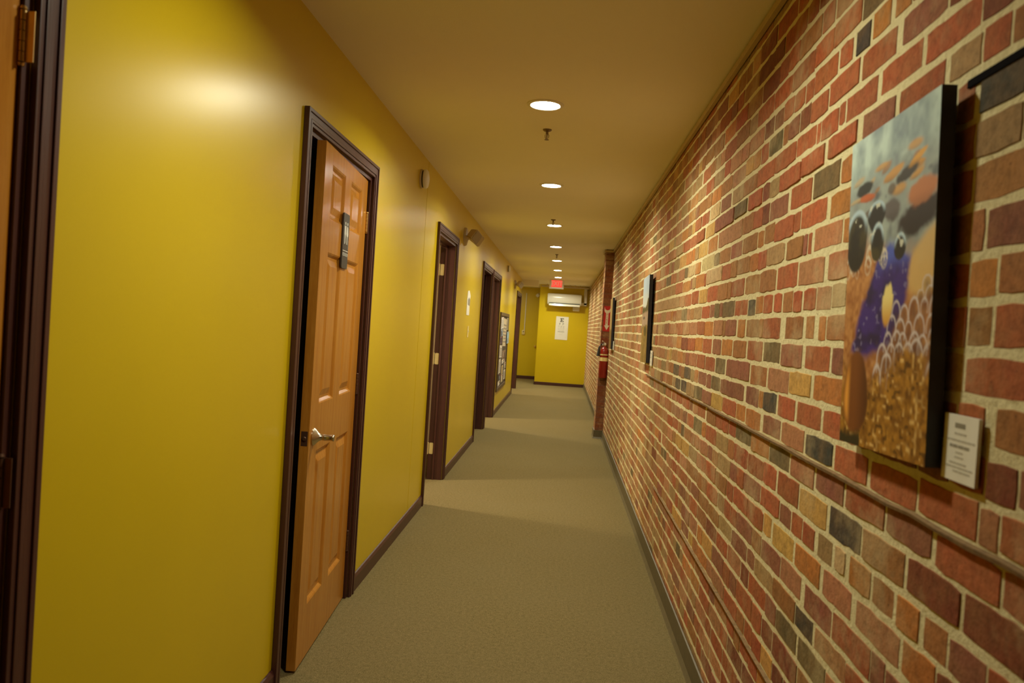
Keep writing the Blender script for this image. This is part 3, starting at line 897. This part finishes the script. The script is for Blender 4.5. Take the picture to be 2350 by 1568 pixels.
# ------------------------------------------------------------------ ceiling: round lights and sprinklers
ORD = ['nearest round ceiling light, in front of the first sprinkler', 'second round ceiling light along the corridor', 'third round ceiling light, just past the second sprinkler',
       'fourth round ceiling light along the corridor', 'fifth round ceiling light, past the third sprinkler', 'sixth round ceiling light, second last of the row',
       'last round ceiling light, just above the red exit sign']
DN = Matrix(((1, 0, 0, 0), (0, -1, 0, 0), (0, 0, -1, 0), (0, 0, 0, 1)))
light0 = None
for y, lb in zip(LAMP_Y, ORD):
    if light0 is None:
        light0 = thing('ceiling_light', (LAMP_X, y, ZC), lb, 'ceiling light', 'round recessed lights along the ceiling')
        g = G(); g.lathe([(0.088, 0.0), (0.087, 0.004), (0.072, 0.007), (0.068, 0.003), (0.068, 0.0)], 'white', DN, 48, False, False); g.build('trim_ring', light0, 40)
        g = G(); g.lathe([(0.0685, 0.003), (0.055, 0.0075), (0.030, 0.0100), (0.004, 0.0108)], 'lamp', DN, 48, False, True); g.build('lens', light0, 60)
    else:
        o = dup(light0, lb); o.location.y = y
SPK = [(-0.15, 4.13, 'nearest small sprinkler head hanging under the ceiling past the first light'), (-0.156, 7.50, 'second sprinkler head, just before the third ceiling light'),
       (-0.145, 10.96, 'third sprinkler head, between the fourth and fifth ceiling lights')]
sp0 = None
for x, y, lb in SPK:
    if sp0 is None:
        sp0 = thing('sprinkler', (x, y, ZC), lb, 'sprinkler', 'sprinkler heads along the ceiling')
        g = G(); g.lathe([(0.024, 0.0), (0.0235, 0.004), (0.017, 0.009), (0.009, 0.010)], 'sprinkler', DN, 28); g.build('escutcheon', sp0, 40)
        g = G(); g.lathe([(0.007, 0.008), (0.007, 0.022), (0.0045, 0.024), (0.003, 0.040), (0.0025, 0.050)], 'sprinkler', DN, 16)
        for s in (-1, 1): g.tube([(s * 0.005, 0, -0.020), (s * 0.010, 0, -0.030), (s * 0.009, 0, -0.042), (s * 0.002, 0, -0.052)], 0.0018, 'sprinkler', 8)
        g.build('body', sp0, 40)
        g = G(); g.lathe([(0.003, 0.050), (0.0125, 0.0535), (0.0125, 0.0550), (0.003, 0.0555)], 'sprinkler', DN, 20); g.build('deflector', sp0, 40)
    else:
        o = dup(sp0, lb); o.location = (x, y, ZC)

# exit sign hanging from the ceiling
t = thing('exit_sign', (-0.182, 16.5, ZC), 'white exit sign with a glowing red face hanging from the ceiling', 'exit sign')
g = G(); g.box(-0.155, 0.155, -0.026, 0.026, -0.200, -0.012, 'white', 0.005); g.build('housing', t, 40)
g = G(); g.lathe([(0.045, 0.0), (0.045, 0.006), (0.02, 0.016)], 'white', DN, 24); g.build('canopy', t, 40)
fz = facing(0.002, -0.026, -0.092)
g = G(); g.prism(rect(0.228, 0.146), fz, 0.002, 'exit_red'); g.build('face', t)
lettering('EXIT', 0.128, on(fz, 0.002), 'exit_pale', t, sx=0.92)

# ------------------------------------------------------------------ end wall: air conditioner, pipe cover, eye chart
t = thing('air_conditioner', (0.010, Y_END, 2.085), 'white split air conditioner high on the yellow end wall', 'air conditioner')
prof = [(-0.02, -0.130), (-0.155, -0.125), (-0.195, -0.085), (-0.205, 0.02), (-0.195, 0.110), (-0.165, 0.140), (-0.0, 0.143)]
vs, fs = [], []
for x in (-0.405, 0.405):
    for yy, zz in prof: vs.append((x, yy, zz))
n = len(prof)
fs = [tuple(range(n)), tuple(reversed(range(n, 2 * n)))] + [(i, (i + 1) % n, n + (i + 1) % n, n + i) for i in range(n)]
bm = bmesh.new()
bv = [bm.verts.new(v) for v in vs]
for f in fs: bm.faces.new([bv[i] for i in f])
bmesh.ops.recalc_face_normals(bm, faces=list(bm.faces))
bmesh.ops.bevel(bm, geom=list(bm.edges), offset=0.010, segments=3, affect='EDGES')
g = G(); g.bm(bm, 'ac_white'); g.build('body', t, 40)
g = G(); g.box(-0.365, 0.375, -0.206, -0.150, -0.112, -0.080, 'dark_gap', 0.004); g.build('outlet_slot', t)
g = G(); bm = bmesh.new(); bmesh.ops.create_cube(bm, size=1)
for v in bm.verts: v.co = Vector((v.co.x * 0.74 + 0.005, v.co.y * 0.014, v.co.z * 0.050))
bmesh.ops.bevel(bm, geom=list(bm.edges), offset=0.004, segments=2, affect='EDGES')
g.bm(bm, 'ac_white', Matrix.Translation((0, -0.212, -0.128)) @ Matrix.Rotation(-0.25, 4, 'X')); g.build('louver', t, 40)
g = G(); g.prism(rrect(0.044, 0.026, 0.006), facing(0.345, -0.205, 0.02), 0.002, 'white'); g.build('display', t)
t = thing('pipe_cover', (0.505, Y_END, 2.15), 'beige plastic pipe cover running down beside the air conditioner', 'pipe cover')
g = G(); g.box(-0.028, 0.042, -0.075, 0, -0.165, ZC - 2.15 - 0.03, 'white', 0.008); g.box(-0.088, 0.042, -0.075, 0, -0.178, -0.105, 'white', 0.008); g.build('duct', t, 40)
t = thing('condensate_pump', (0.302, Y_END, 1.885), 'small white box under the right end of the air conditioner', 'pump')
g = G(); g.box(-0.080, 0.080, -0.075, 0, -0.038, 0.045, 'white', 0.008); g.build('body', t, 40)
g = G(); g.box(-0.074, 0.074, -0.078, 0, -0.046, -0.036, 'ac_white', 0.003); g.build('cover', t, 40)

t = thing('ceiling_conduit', (0, Y_END - 0.25, ZC - 0.050), 'pale conduit pipe strapped under the ceiling above the air conditioner', 'pipe')
g = G(); g.tube([(-0.56, 0, 0), (0.0, 0, 0), (0.585, 0, 0)], 0.020, 'beige', 14); g.build('pipe', t, 40)
for x in (-0.42, 0.12, 0.25, 0.37):
    g = G(); g.box(-0.010, 0.010, -0.024, 0.024, -0.023, 0.052, 'beige', 0.002); s = g.build('strap', t); s.location.x = x

t = thing('eye_chart', (-0.012, Y_END - 0.001, 1.405), 'white eye test chart with a big black E on the yellow wall', 'eye chart', rot=(0, radians(0.6), 0))
cf = facing(0, 0, 0)
g = G(); g.prism(rect(0.300, 0.560), cf, 0.003, 'paper'); g.build('sheet', t)
c2 = on(cf, 0.003)
g = G()
def bar(a0, a1, b0, b1): g.prism([(a0, b0), (a1, b0), (a1, b1), (a0, b1)], c2, 0.0008, 'ink')
ex0, ey0 = -0.052, 0.150                      # the slab-serif E
bar(ex0, ex0 + 0.086, ey0, ey0 + 0.014); bar(ex0, ex0 + 0.086, ey0 + 0.076, ey0 + 0.090); bar(ex0 + 0.016, ex0 + 0.036, ey0, ey0 + 0.090)
bar(ex0 + 0.036, ex0 + 0.062, ey0 + 0.038, ey0 + 0.052); bar(ex0 + 0.072, ex0 + 0.086, ey0, ey0 + 0.030); bar(ex0 + 0.072, ex0 + 0.086, ey0 + 0.060, ey0 + 0.090); bar(ex0 + 0.052, ex0 + 0.062, ey0 + 0.030, ey0 + 0.060)
g.build('letter', t)
for body, size, b, m, sx in (('F  P', 0.070, 0.098, 'ink', 1.0), ('T  O  Z', 0.050, 0.036, 'grey_ink', 1.0), ('L  P  E  D', 0.036, -0.008, 'grey_ink', 1.0), ('P  E  C  F  D', 0.026, -0.042, 'grey_ink', 1.0),
                             ('E  D  F  C  Z  P', 0.019, -0.068, 'grey_ink', 1.0), ('F E L O P Z D', 0.014, -0.112, 'faint_ink', 1.2), ('D E F P O T E C', 0.012, -0.160, 'grey_ink', 1.1)):
    if m == 'faint_ink' or size < 0.03:
        lettering(body, size, c2 @ Matrix.Translation((-0.012, b, 0)), m, t, sx=sx)
    else:
        cs = body.split()
        for i, ch in enumerate(cs): lettering(ch, size, c2 @ Matrix.Translation((-0.012 + (i - (len(cs) - 1) / 2) * size * 1.15, b, 0)), m, t, 'letter')
g = G(); g.prism(rect(0.165, 0.010), c2 @ Matrix.Translation((-0.012, -0.088, 0)), 0.0008, 'grey_ink'); g.build('line', t)
for b, s in zip((0.20, 0.098, 0.0, -0.045, -0.088, -0.15, -0.19, -0.22), '12345678'):
    lettering(s, 0.030, c2 @ Matrix.Translation((0.122, b, 0)), 'faint_ink', t)

# ------------------------------------------------------------------ things on the set back yellow wall
t = thing('wall_outlet', (-1.022, Y_REC, 1.235), 'small box outlet at the bottom of the vertical white conduit', 'outlet')
g = G(); g.box(-0.038, 0.038, -0.045, 0, -0.058, 0.058, 'cream_metal', 0.005); g.build('box', t, 40)
g = G()
for b in (0.020, -0.020): g.prism(rrect(0.028, 0.026, 0.006), facing(0, -0.045, b), 0.002, 'rubber' if b > 0 else 'beige')
g.build('socket', t)
t = thing('wall_conduit', (-1.000, Y_REC, 1.30), 'white conduit running up the set back wall from the outlet', 'conduit')
g = G(); g.box(-0.012, 0.012, -0.018, 0, -0.007, 0.98, 'white', 0.003); g.build('channel', t, 40)
t = thing('motion_sensor', (-0.700, Y_REC - 0.05, 2.235), 'small white motion sensor tilted high on the set back wall', 'sensor')
hm = Matrix.Rotation(0.7, 4, 'Y') @ Matrix.Rotation(0.25, 4, 'X')
g = G(); bm = bmesh.new(); bmesh.ops.create_cube(bm, size=1)
for v in bm.verts: v.co = Vector((v.co.x * 0.082, v.co.y * 0.05, v.co.z * 0.082))
bmesh.ops.bevel(bm, geom=list(bm.edges), offset=0.010, segments=2, affect='EDGES')
g.bm(bm, 'white', hm); g.build('body', t, 40)
g = G(); g.tube([(0.02, 0.02, 0.03), (0.035, 0.035, 0.055), (0.035, 0.05, 0.06)], 0.014, 'white', 10); g.build('bracket', t, 40)
t = thing('door_knob', (-0.690, Y_REC, 0.875), 'tiny brass knob on the set back yellow wall beside the corner', 'knob')
g = G(); K = facing(0, 0, 0)
g.lathe([(0.030, 0.0), (0.030, 0.004), (0.010, 0.008), (0.010, 0.030), (0.024, 0.040), (0.028, 0.052), (0.020, 0.062), (0.004, 0.065)], 'brass', K, 24); g.build('knob', t, 40)

# ------------------------------------------------------------------ fire extinguisher and its sign on the brick pier
EX, EY = 0.556, PY0 - 0.072
t = thing('fire_extinguisher', (EX, EY, 0.79), 'red fire extinguisher with a pale band hanging on the brick pier', 'fire extinguisher')
g = G(); g.lathe([(0.050, 0.0), (0.056, 0.008), (0.056, 0.330), (0.050, 0.362), (0.034, 0.386), (0.018, 0.396), (0.017, 0.410)], 'ext_red', None, 36); g.build('cylinder', t, 50)
g = G(); g.lathe([(0.0566, 0.215), (0.0566, 0.262)], 'cream_metal', None, 36, False, False); g.lathe([(0.0566, 0.290), (0.0566, 0.304)], 'cream_metal', None, 36, False, False); g.build('label_band', t, 50)
g = G(); g.lathe([(0.016, 0.408), (0.018, 0.412), (0.018, 0.440), (0.010, 0.446)], 'steel', None, 20); g.box(-0.010, 0.010, -0.014, 0.014, 0.424, 0.450, 'steel', 0.003); g.build('valve', t, 40)
g = G(); g.tube([(0, -0.010, 0.442), (-0.02, -0.035, 0.462), (-0.035, -0.075, 0.470)], 0.007, 'steel', 8); g.tube([(0, -0.010, 0.425), (-0.02, -0.035, 0.428), (-0.032, -0.070, 0.415)], 0.006, 'steel', 8); g.build('handle', t, 40)
g = G(); g.tube([(-0.012, 0, 0.430), (-0.045, -0.005, 0.428), (-0.066, -0.010, 0.400), (-0.070, -0.012, 0.360)], 0.009, 'rubber', 10); g.tube([(-0.070, -0.012, 0.385), (-0.073, -0.013, 0.330), (-0.078, -0.014, 0.275)], [0.011, 0.017, 0.022], 'rubber', 14); g.build('hose', t, 40)
g = G(); g.lathe([(0.013, 0), (0.013, 0.009)], 'paper', facing(0.004, -0.018, 0.434), 18); g.build('gauge', t, 40)
g = G(); g.box(-0.016, 0.016, 0.052, 0.0705, 0.10, 0.43, 'steel', 0.002); g.box(-0.012, 0.012, 0.0, 0.060, 0.404, 0.412, 'steel'); g.build('bracket', t)
t = thing('extinguisher_sign', (0.563, PY0 - 0.0035, 1.548), 'red sign with a white arrow above the fire extinguisher', 'sign')
g = G(); g.prism(rect(0.088, 0.325), facing(0, -0.0035, 0), 0.003, 'sign_red'); g.build('plate', t)
fs_ = facing(0, -0.0065, 0)
g = G(); g.prism([(-0.014, 0.075), (-0.014, -0.085), (-0.030, -0.085), (0.004, -0.145), (0.036, -0.085), (0.018, -0.085), (0.018, 0.075)], fs_, 0.0008, 'paper'); g.build('arrow', t)
g = G(); g.prism([(-0.036, 0.150), (-0.026, 0.118), (0.002, 0.108), (0.030, 0.118), (0.040, 0.140), (0.040, 0.095), (0.026, 0.075), (-0.022, 0.075), (-0.036, 0.100)], fs_, 0.0008, 'paper'); g.build('banner', t)
for i, ch in enumerate('FIRE'): lettering(ch, 0.036, on(fs_, 0.0008) @ Matrix.Translation((0.002, 0.052 - 0.034 * i, 0)), 'sign_red', t)

# ------------------------------------------------------------------ canvas prints on the brick wall
CW, CH, CD = 0.367, 0.600, 0.024
def canvas(y_c, z_c, painter, nu, nv, label):
    """painter(u, v) -> linear colour; u runs from the far edge to the near edge, v from top to bottom"""
    t = thing('canvas_print', (XR - 0.013, y_c, z_c), label, 'canvas print', 'frameless canvas prints on the brick wall')
    m = on_right(0, 0, 0)
    g = G(); g.prism(rect(CW, CH), m, CD - 0.0005, 'black'); g.build('stretcher_edge', t)
    vs, cols, fs = [], [], []
    for j in range(nv + 1):
        for i in range(nu + 1):
            u, v = i / nu, j / nv
            vs.append(m @ Vector(((u - 0.5) * CW, (0.5 - v) * CH, CD)))
            c = painter(u, v); cols += [c[0], c[1], c[2], 1.0]
    for j in range(nv):
        for i in range(nu):
            q = j * (nu + 1) + i
            fs.append((q, q + nu + 1, q + nu + 2, q + 1))
    me = new_mesh('print', vs, fs, ['art'])
    me.color_attributes.new('paint', 'FLOAT_COLOR', 'POINT').data.foreach_set('color', cols)
    o = bpy.data.objects.new('print', me); COL.objects.link(o); o.parent = t
    t.rotation_euler = (radians(-1.5), radians(-1.0), 0)      # hangs from a wire: top leaning out a little
    return t
# value noise for the prints
_perm = [random.random() for _ in range(4096)]
def _h(i, k): return _perm[(i * 374761 + k * 668265) % 4096]
def vn(x, y):
    i, k = math.floor(x), math.floor(y); fx, fy = x - i, y - k
    fx, fy = fx * fx * (3 - 2 * fx), fy * fy * (3 - 2 * fy)
    return (_h(i, k) * (1 - fx) + _h(i + 1, k) * fx) * (1 - fy) + (_h(i, k + 1) * (1 - fx) + _h(i + 1, k + 1) * fx) * fy
def fbm(x, y, o=3):
    s, a, t = 0, 1, 0
    for _ in range(o): s += a * vn(x, y); t += a; a *= 0.5; x = x * 2.03 + 17; y = y * 2.03 + 9
    return s / t
def mx(a, b, t):
    t = max(0.0, min(1.0, t))
    return tuple(a[i] * (1 - t) + b[i] * t for i in range(3))
def sm(a, b, x):
    t = max(0.0, min(1.0, (x - a) / (b - a))); return t * t * (3 - 2 * t)
def ell(u, v, cu, cv, ru, rv, rot=0.0):
    x, y = (u - cu) * CW, (v - cv) * CH
    c, s = cos(rot), sin(rot); x, y = x * c + y * s, -x * s + y * c
    return sqrt((x / (ru * CW)) ** 2 + (y / (rv * CH)) ** 2)
random.seed(5)
PEB = [(random.random(), random.uniform(0.16, 0.42), random.uniform(0.04, 0.10), random.uniform(0.012, 0.03), random.uniform(-0.6, 0.1),
        random.choice((rgb(205, 150, 60), rgb(165, 115, 60), rgb(190, 165, 120), rgb(90, 70, 50)))) for _ in range(20)]
FOAM = []
for k in range(9):
    for i in range(7):
        fu, fv = 0.46 + 0.095 * i + 0.047 * (k % 2) + random.uniform(-0.018, 0.018), 0.605 + 0.031 * k + random.uniform(-0.008, 0.008)
        if fu > 1.13 - (fv - 0.55) * 2.0 + random.uniform(-0.05, 0.05) or (fv > 0.72 and fu > 0.60 - (fv - 0.72) * 1.6):
            FOAM.append((fu, fv, random.uniform(0.022, 0.036) * (0.6 + (fv - 0.6) * 3.0)))
FOAM2 = [(random.uniform(0.0, 0.5), random.uniform(0.50, 0.60), random.uniform(0.02, 0.045)) for _ in range(26)]
WARP = ((0, 0), (0.17, 0.27), (0.30, 0.465), (0.405, 0.55), (0.54, 0.69), (0.72, 0.815), (0.833, 0.865), (1.0, 1.0))
def warp(v):
    for (a, b), (c, d) in zip(WARP, WARP[1:]):
        if v <= c: return b + (d - b) * (v - a) / (c - a)
    return 1.0
def paint_beach(u, v):
    v0 = v; v = warp(v)
    n1, n2 = fbm(u * 9, v0 * 15), fbm(u * 30 + 5, v0 * 49 + 3, 2)
    c = mx(rgb(190, 214, 205), rgb(112, 132, 140), n1 * 1.6 - 0.35)
    c = mx(c, rgb(138, 142, 138), sm(0.14, 0.32, v) * 0.6)
    c = mx(c, rgb(70, 78, 88), sm(0.55, 0.75, fbm(u * 7 + 31, v * 12)) * sm(0.1, 0.35, v) * 0.8)
    for pu, pv, ra, rb, ro, pc in PEB:
        d = ell(u, v, pu, pv, ra, rb, ro)
        if d < 1.15: c = mx(c, mx(pc, rgb(60, 45, 35), (v - pv) / rb * 0.5), (1 - sm(0.55, 1.15, d)) * 0.8)
    # gold sand below
    if v > 0.45:
        sand = mx(rgb(150, 92, 48), rgb(196, 140, 84), n2 * 1.4 - 0.2)
        c = mx(c, sand, sm(0.50, 0.58, v + (0.5 - u) * 0.12 + (n1 - 0.5) * 0.08))
    c = mx(c, rgb(214, 178, 110), (1 - sm(0.7, 1.0, ell(u, v, 1.0, 0.60, 0.32, 0.10, -0.3))) * 0.9)
    # dark wet stones and the orange one
    for cu, cv, ru, rv, ro, pc in ((0.20, 0.275, 0.11, 0.035, 0, (24, 32, 28)), (0.24, 0.325, 0.10, 0.022, 0.1, (190, 96, 44)), (0.70, 0.30, 0.12, 0.03, -0.2, (52, 48, 44)),
                                   (0.55, 0.27, 0.12, 0.025, -0.3, (200, 150, 80)), (0.80, 0.255, 0.10, 0.018, -0.45, (216, 160, 64)), (0.85, 0.48, 0.22, 0.045, -0.15, (44, 36, 36)),
                                   (0.86, 0.405, 0.15, 0.058, -0.1, (190, 122, 78)), (0.55, 0.43, 0.10, 0.05, 0.3, (96, 92, 92))):
        d = ell(u, v, cu, cv, ru, rv, ro)
        if d < 1.2: c = mx(c, mx(rgb(*pc), mx(rgb(*pc), (0, 0, 0), 0.6), (v - cv) / rv * 0.6), 1 - sm(0.75, 1.15, d + (n2 - 0.5) * 0.3))
    # indigo pool
    e = 0.50 + 0.02 * sin(v * 40)
    lft = 0.40 - (v - 0.55) * 0.6 + (n1 - 0.5) * 0.10 if v < 0.60 else 0.37 - (v - 0.60) * 1.28 + (n1 - 0.5) * 0.05
    rgt = 0.78 - (v - 0.55) * 0.25 if v < 0.70 else 0.74 - (v - 0.70) * 1.9
    top = 0.525 + abs(u - 0.55) * 0.25; bot = 0.815 + (n1 - 0.5) * 0.03 - abs(u - 0.30) * 0.10
    ins = min(u - lft, rgt - u, (v - top) * 1.4, (bot - v) * 1.4)
    if ins > -0.04:
        pool = mx(rgb(54, 32, 122), rgb(70, 92, 186), 1 - sm(0.54, 0.63, v + (n1 - 0.5) * 0.05))
        pool = mx(pool, rgb(30, 18, 76), sm(0.5, 0.8, n1))
        if n2 > 0.74: pool = mx(pool, rgb(130, 124, 170), 0.6)
        c = mx(c, pool, sm(-0.03, 0.02, ins + (n2 - 0.5) * 0.03))
    # foam bubbles
    for fu, fv, r in FOAM:
        d = ell(u, v, fu, fv, r * 1.6, r)
        if d < 1.05:
            c = mx(c, rgb(66, 44, 58), 0.5 * (1 - d) + 0.08)
            if v < fv + r * 0.35: c = mx(c, rgb(214, 205, 205), (1 - sm(0.0, 0.16, abs(d - 0.92))) * 0.9)
    for fu, fv, r in FOAM2:
        d = ell(u, v, fu, fv, r, r * 0.8)
        if d < 1.05: c = mx(c, rgb(222, 214, 190), (1 - sm(0.0, 0.25, abs(d - 0.85))) * (0.9 if v < fv else 0.4))
    for fu, fv, ru, rv in ((0.12, 0.475, 0.135, 0.105), (0.37, 0.425, 0.105, 0.062), (0.395, 0.515, 0.075, 0.048), (0.66, 0.545, 0.06, 0.034)):
        d = ell(u, v, fu, fv, ru, rv)
        if d < 1.12:
            bub = mx(rgb(24, 26, 26), rgb(66, 62, 34), sm(0.45, 0.75, n1) * 0.8)
            bub = mx(bub, rgb(176, 202, 214), sm(0.66, 0.92, d) * sm(0.15, -0.6, (v - fv) / rv))
            if n2 > 0.72 and v < fv: bub = mx(bub, rgb(220, 224, 205), 0.8)
            c = mx(c, bub, 1 - sm(0.98, 1.12, d))
    # pale leaf
    d = ell(u, v, 0.55, 0.695, 0.068, 0.062, 0.22)
    if d < 1: c = mx(c, mx(rgb(238, 220, 140), rgb(208, 150, 60), sm(0.68, 0.75, v)), 1 - sm(0.75, 1.0, d + abs(sin(u * 60)) * 0.15 * (v < 0.68)))
    # glittering amber grains at the bottom
    if v > 0.70:
        am = mx(rgb(120, 76, 24), rgb(176, 124, 44), n2 * 1.6 - 0.3)
        g3 = vn(u * 40 + 3, v0 * 65 + 8)
        if g3 > 0.70: am = mx(am, rgb(236, 196, 120), (g3 - 0.70) * 3.2)
        if g3 < 0.20: am = mx(am, rgb(60, 32, 14), 0.7)
        k = sm(0.80, 0.84, v + (n1 - 0.5) * 0.10 + (u - 0.6) * 0.03)
        c = mx(c, am, k)
    d = ell(u, v, 0.195, 0.885, 0.165, 0.082, 0.02)
    if d < 1.08:
        st = mx(rgb(120, 66, 30), rgb(84, 42, 22), sm(-0.1, 1.0, (u - 0.195) / 0.16))
        st = mx(st, rgb(232, 160, 66), sm(-0.35, -0.75, (u - 0.195) / 0.165) * sm(1.1, 0.7, d))
        c = mx(c, st, 1 - sm(0.94, 1.08, d))
    if v > 0.955 and u < 0.28: c = mx(c, rgb(40, 38, 26), sm(0.955, 0.985, v + (n1 - 0.5) * 0.04))
    return c
def paint_bay(u, v):
    n1, n2 = fbm(u * 8 + 7, v * 13 + 4), fbm(u * 26, v * 44, 2)
    c = mx(rgb(172, 190, 206), rgb(206, 208, 200), sm(0.1, 0.36, v) + (n1 - 0.5) * 0.5)
    hill = 0.36 - 0.10 * max(0, 0.35 - u) - 0.10 * sm(0.6, 1.0, u) * (v > 0.1)
    if v > 0.30: c = mx(c, rgb(204, 184, 120), sm(0.30, 0.40, v) * sm(0.55, 1.0, u))
    if v > hill + (n1 - 0.5) * 0.06: c = mx(rgb(72, 70, 46), rgb(112, 100, 66), n2)
    if v > 0.415 + (n1 - 0.5) * 0.02: c = mx(rgb(176, 152, 130), rgb(150, 124, 104), n1)
    if ell(u, v, 0.35, 0.48, 0.2, 0.014) < 1: c = rgb(98, 86, 78)
    if v > 0.57 + (n1 - 0.5) * 0.05:
        c = mx(rgb(150, 122, 66), rgb(104, 84, 42), n2)
        if fbm(u * 40, v * 9) > 0.62: c = mx(c, rgb(190, 160, 96), 0.6)
        if ell(u, v, 0.62, 0.64, 0.20, 0.06) < 1: c = mx(c, rgb(66, 58, 30), 0.8)
        if ell(u, v, 0.20, 0.64, 0.08, 0.05) < 1: c = mx(c, rgb(186, 120, 66), 0.6)
    return c
def paint_dune(u, v):
    n1, n2 = fbm(u * 8 + 3, v * 13 + 40), fbm(u * 26, v * 44 + 9, 2)
    c = mx(rgb(206, 176, 120), rgb(176, 140, 84), n1 + (v - 0.4) * 0.6)
    if v > 0.62 + (n1 - 0.5) * 0.1: c = mx(rgb(160, 120, 62), rgb(110, 84, 44), n2)
    return c
canvas(1.4235, 1.490, paint_beach, 150, 240, 'nearest canvas print of wet pebbles and a deep blue pool')
canvas(5.420, 1.480, paint_bay, 40, 70, 'middle canvas print with a pale sky over a sandy bay')
canvas(9.185, 1.480, paint_dune, 24, 40, 'farthest tan canvas print, hanging just before the brick pier')

# title cards beside the prints
def card(y0, y1, z0, z1, label, big):
    w, h = y1 - y0, z1 - z0
    t = thing('title_card', (XR - 0.0045, (y0 + y1) / 2, (z0 + z1) / 2), label, 'card', 'small title cards beside the canvas prints')
    m = on_right(0, 0, 0)
    g = G(); g.prism(rect(w, h), m, 0.005, 'paper'); g.build('sheet', t)
    f = on(m, 0.005); g = G(); rnd = random.Random(3)
    rows = [(-0.02, 0.034, 0.30, 0.0075, 'grey_ink')] if big else [(0.0, 0.030, 0.4, 0.006, 'grey_ink')]
    rows += [(0.0, 0.022, 0.34, 0.003, 'faint_ink'), (0.02, 0.012, 0.82, 0.003, 'faint_ink'), (0.0, 0.003, 0.58, 0.0045, 'grey_ink'), (0.0, -0.006, 0.2, 0.003, 'faint_ink'),
             (0.0, -0.013, 0.24, 0.003, 'faint_ink'), (-0.02, -0.022, 0.5, 0.003, 'faint_ink'), (0.02, -0.028, 0.78, 0.003, 'faint_ink'), (0.1, -0.034, 0.5, 0.003, 'faint_ink')]
    for cx, b, wd, ht, mt in rows:
        a0 = cx * w - wd * w / 2; end = cx * w + wd * w / 2
        while a0 < end:
            L = rnd.uniform(0.006, 0.016) if ht < 0.006 else rnd.uniform(0.003, 0.005)
            b1 = min(end, a0 + L)
            g.prism([(a0, b - ht / 2), (b1, b - ht / 2), (b1, b + ht / 2), (a0, b + ht / 2)], f, 0.0004, mt)
            a0 += L + (0.0022 if ht < 0.006 else 0.0012)
    g.build('lettering', t)
    return t
card(1.130, 1.226, 1.184, 1.283, 'white printed title card beside the nearest canvas print', True)
card(5.090, 5.186, 1.172, 1.271, 'white title card at the lower edge of the middle canvas print', False)
card(8.860, 8.955, 1.176, 1.276, 'tiny white title card at the lower edge of the farthest canvas print', False)

# a thin black strip standing in for the shade of an open joint
t = thing('joint_shade_strip', (XR, 1.0, 1.796), 'thin black strip standing in for the shaded open joint beside the nearest canvas top corner', 'strip')
g = G(); g.box(-0.0025, 0.012, -0.45, 0.252, -0.0065, 0.0065, 'joint_shade', 0.001); g.build('strip', t)
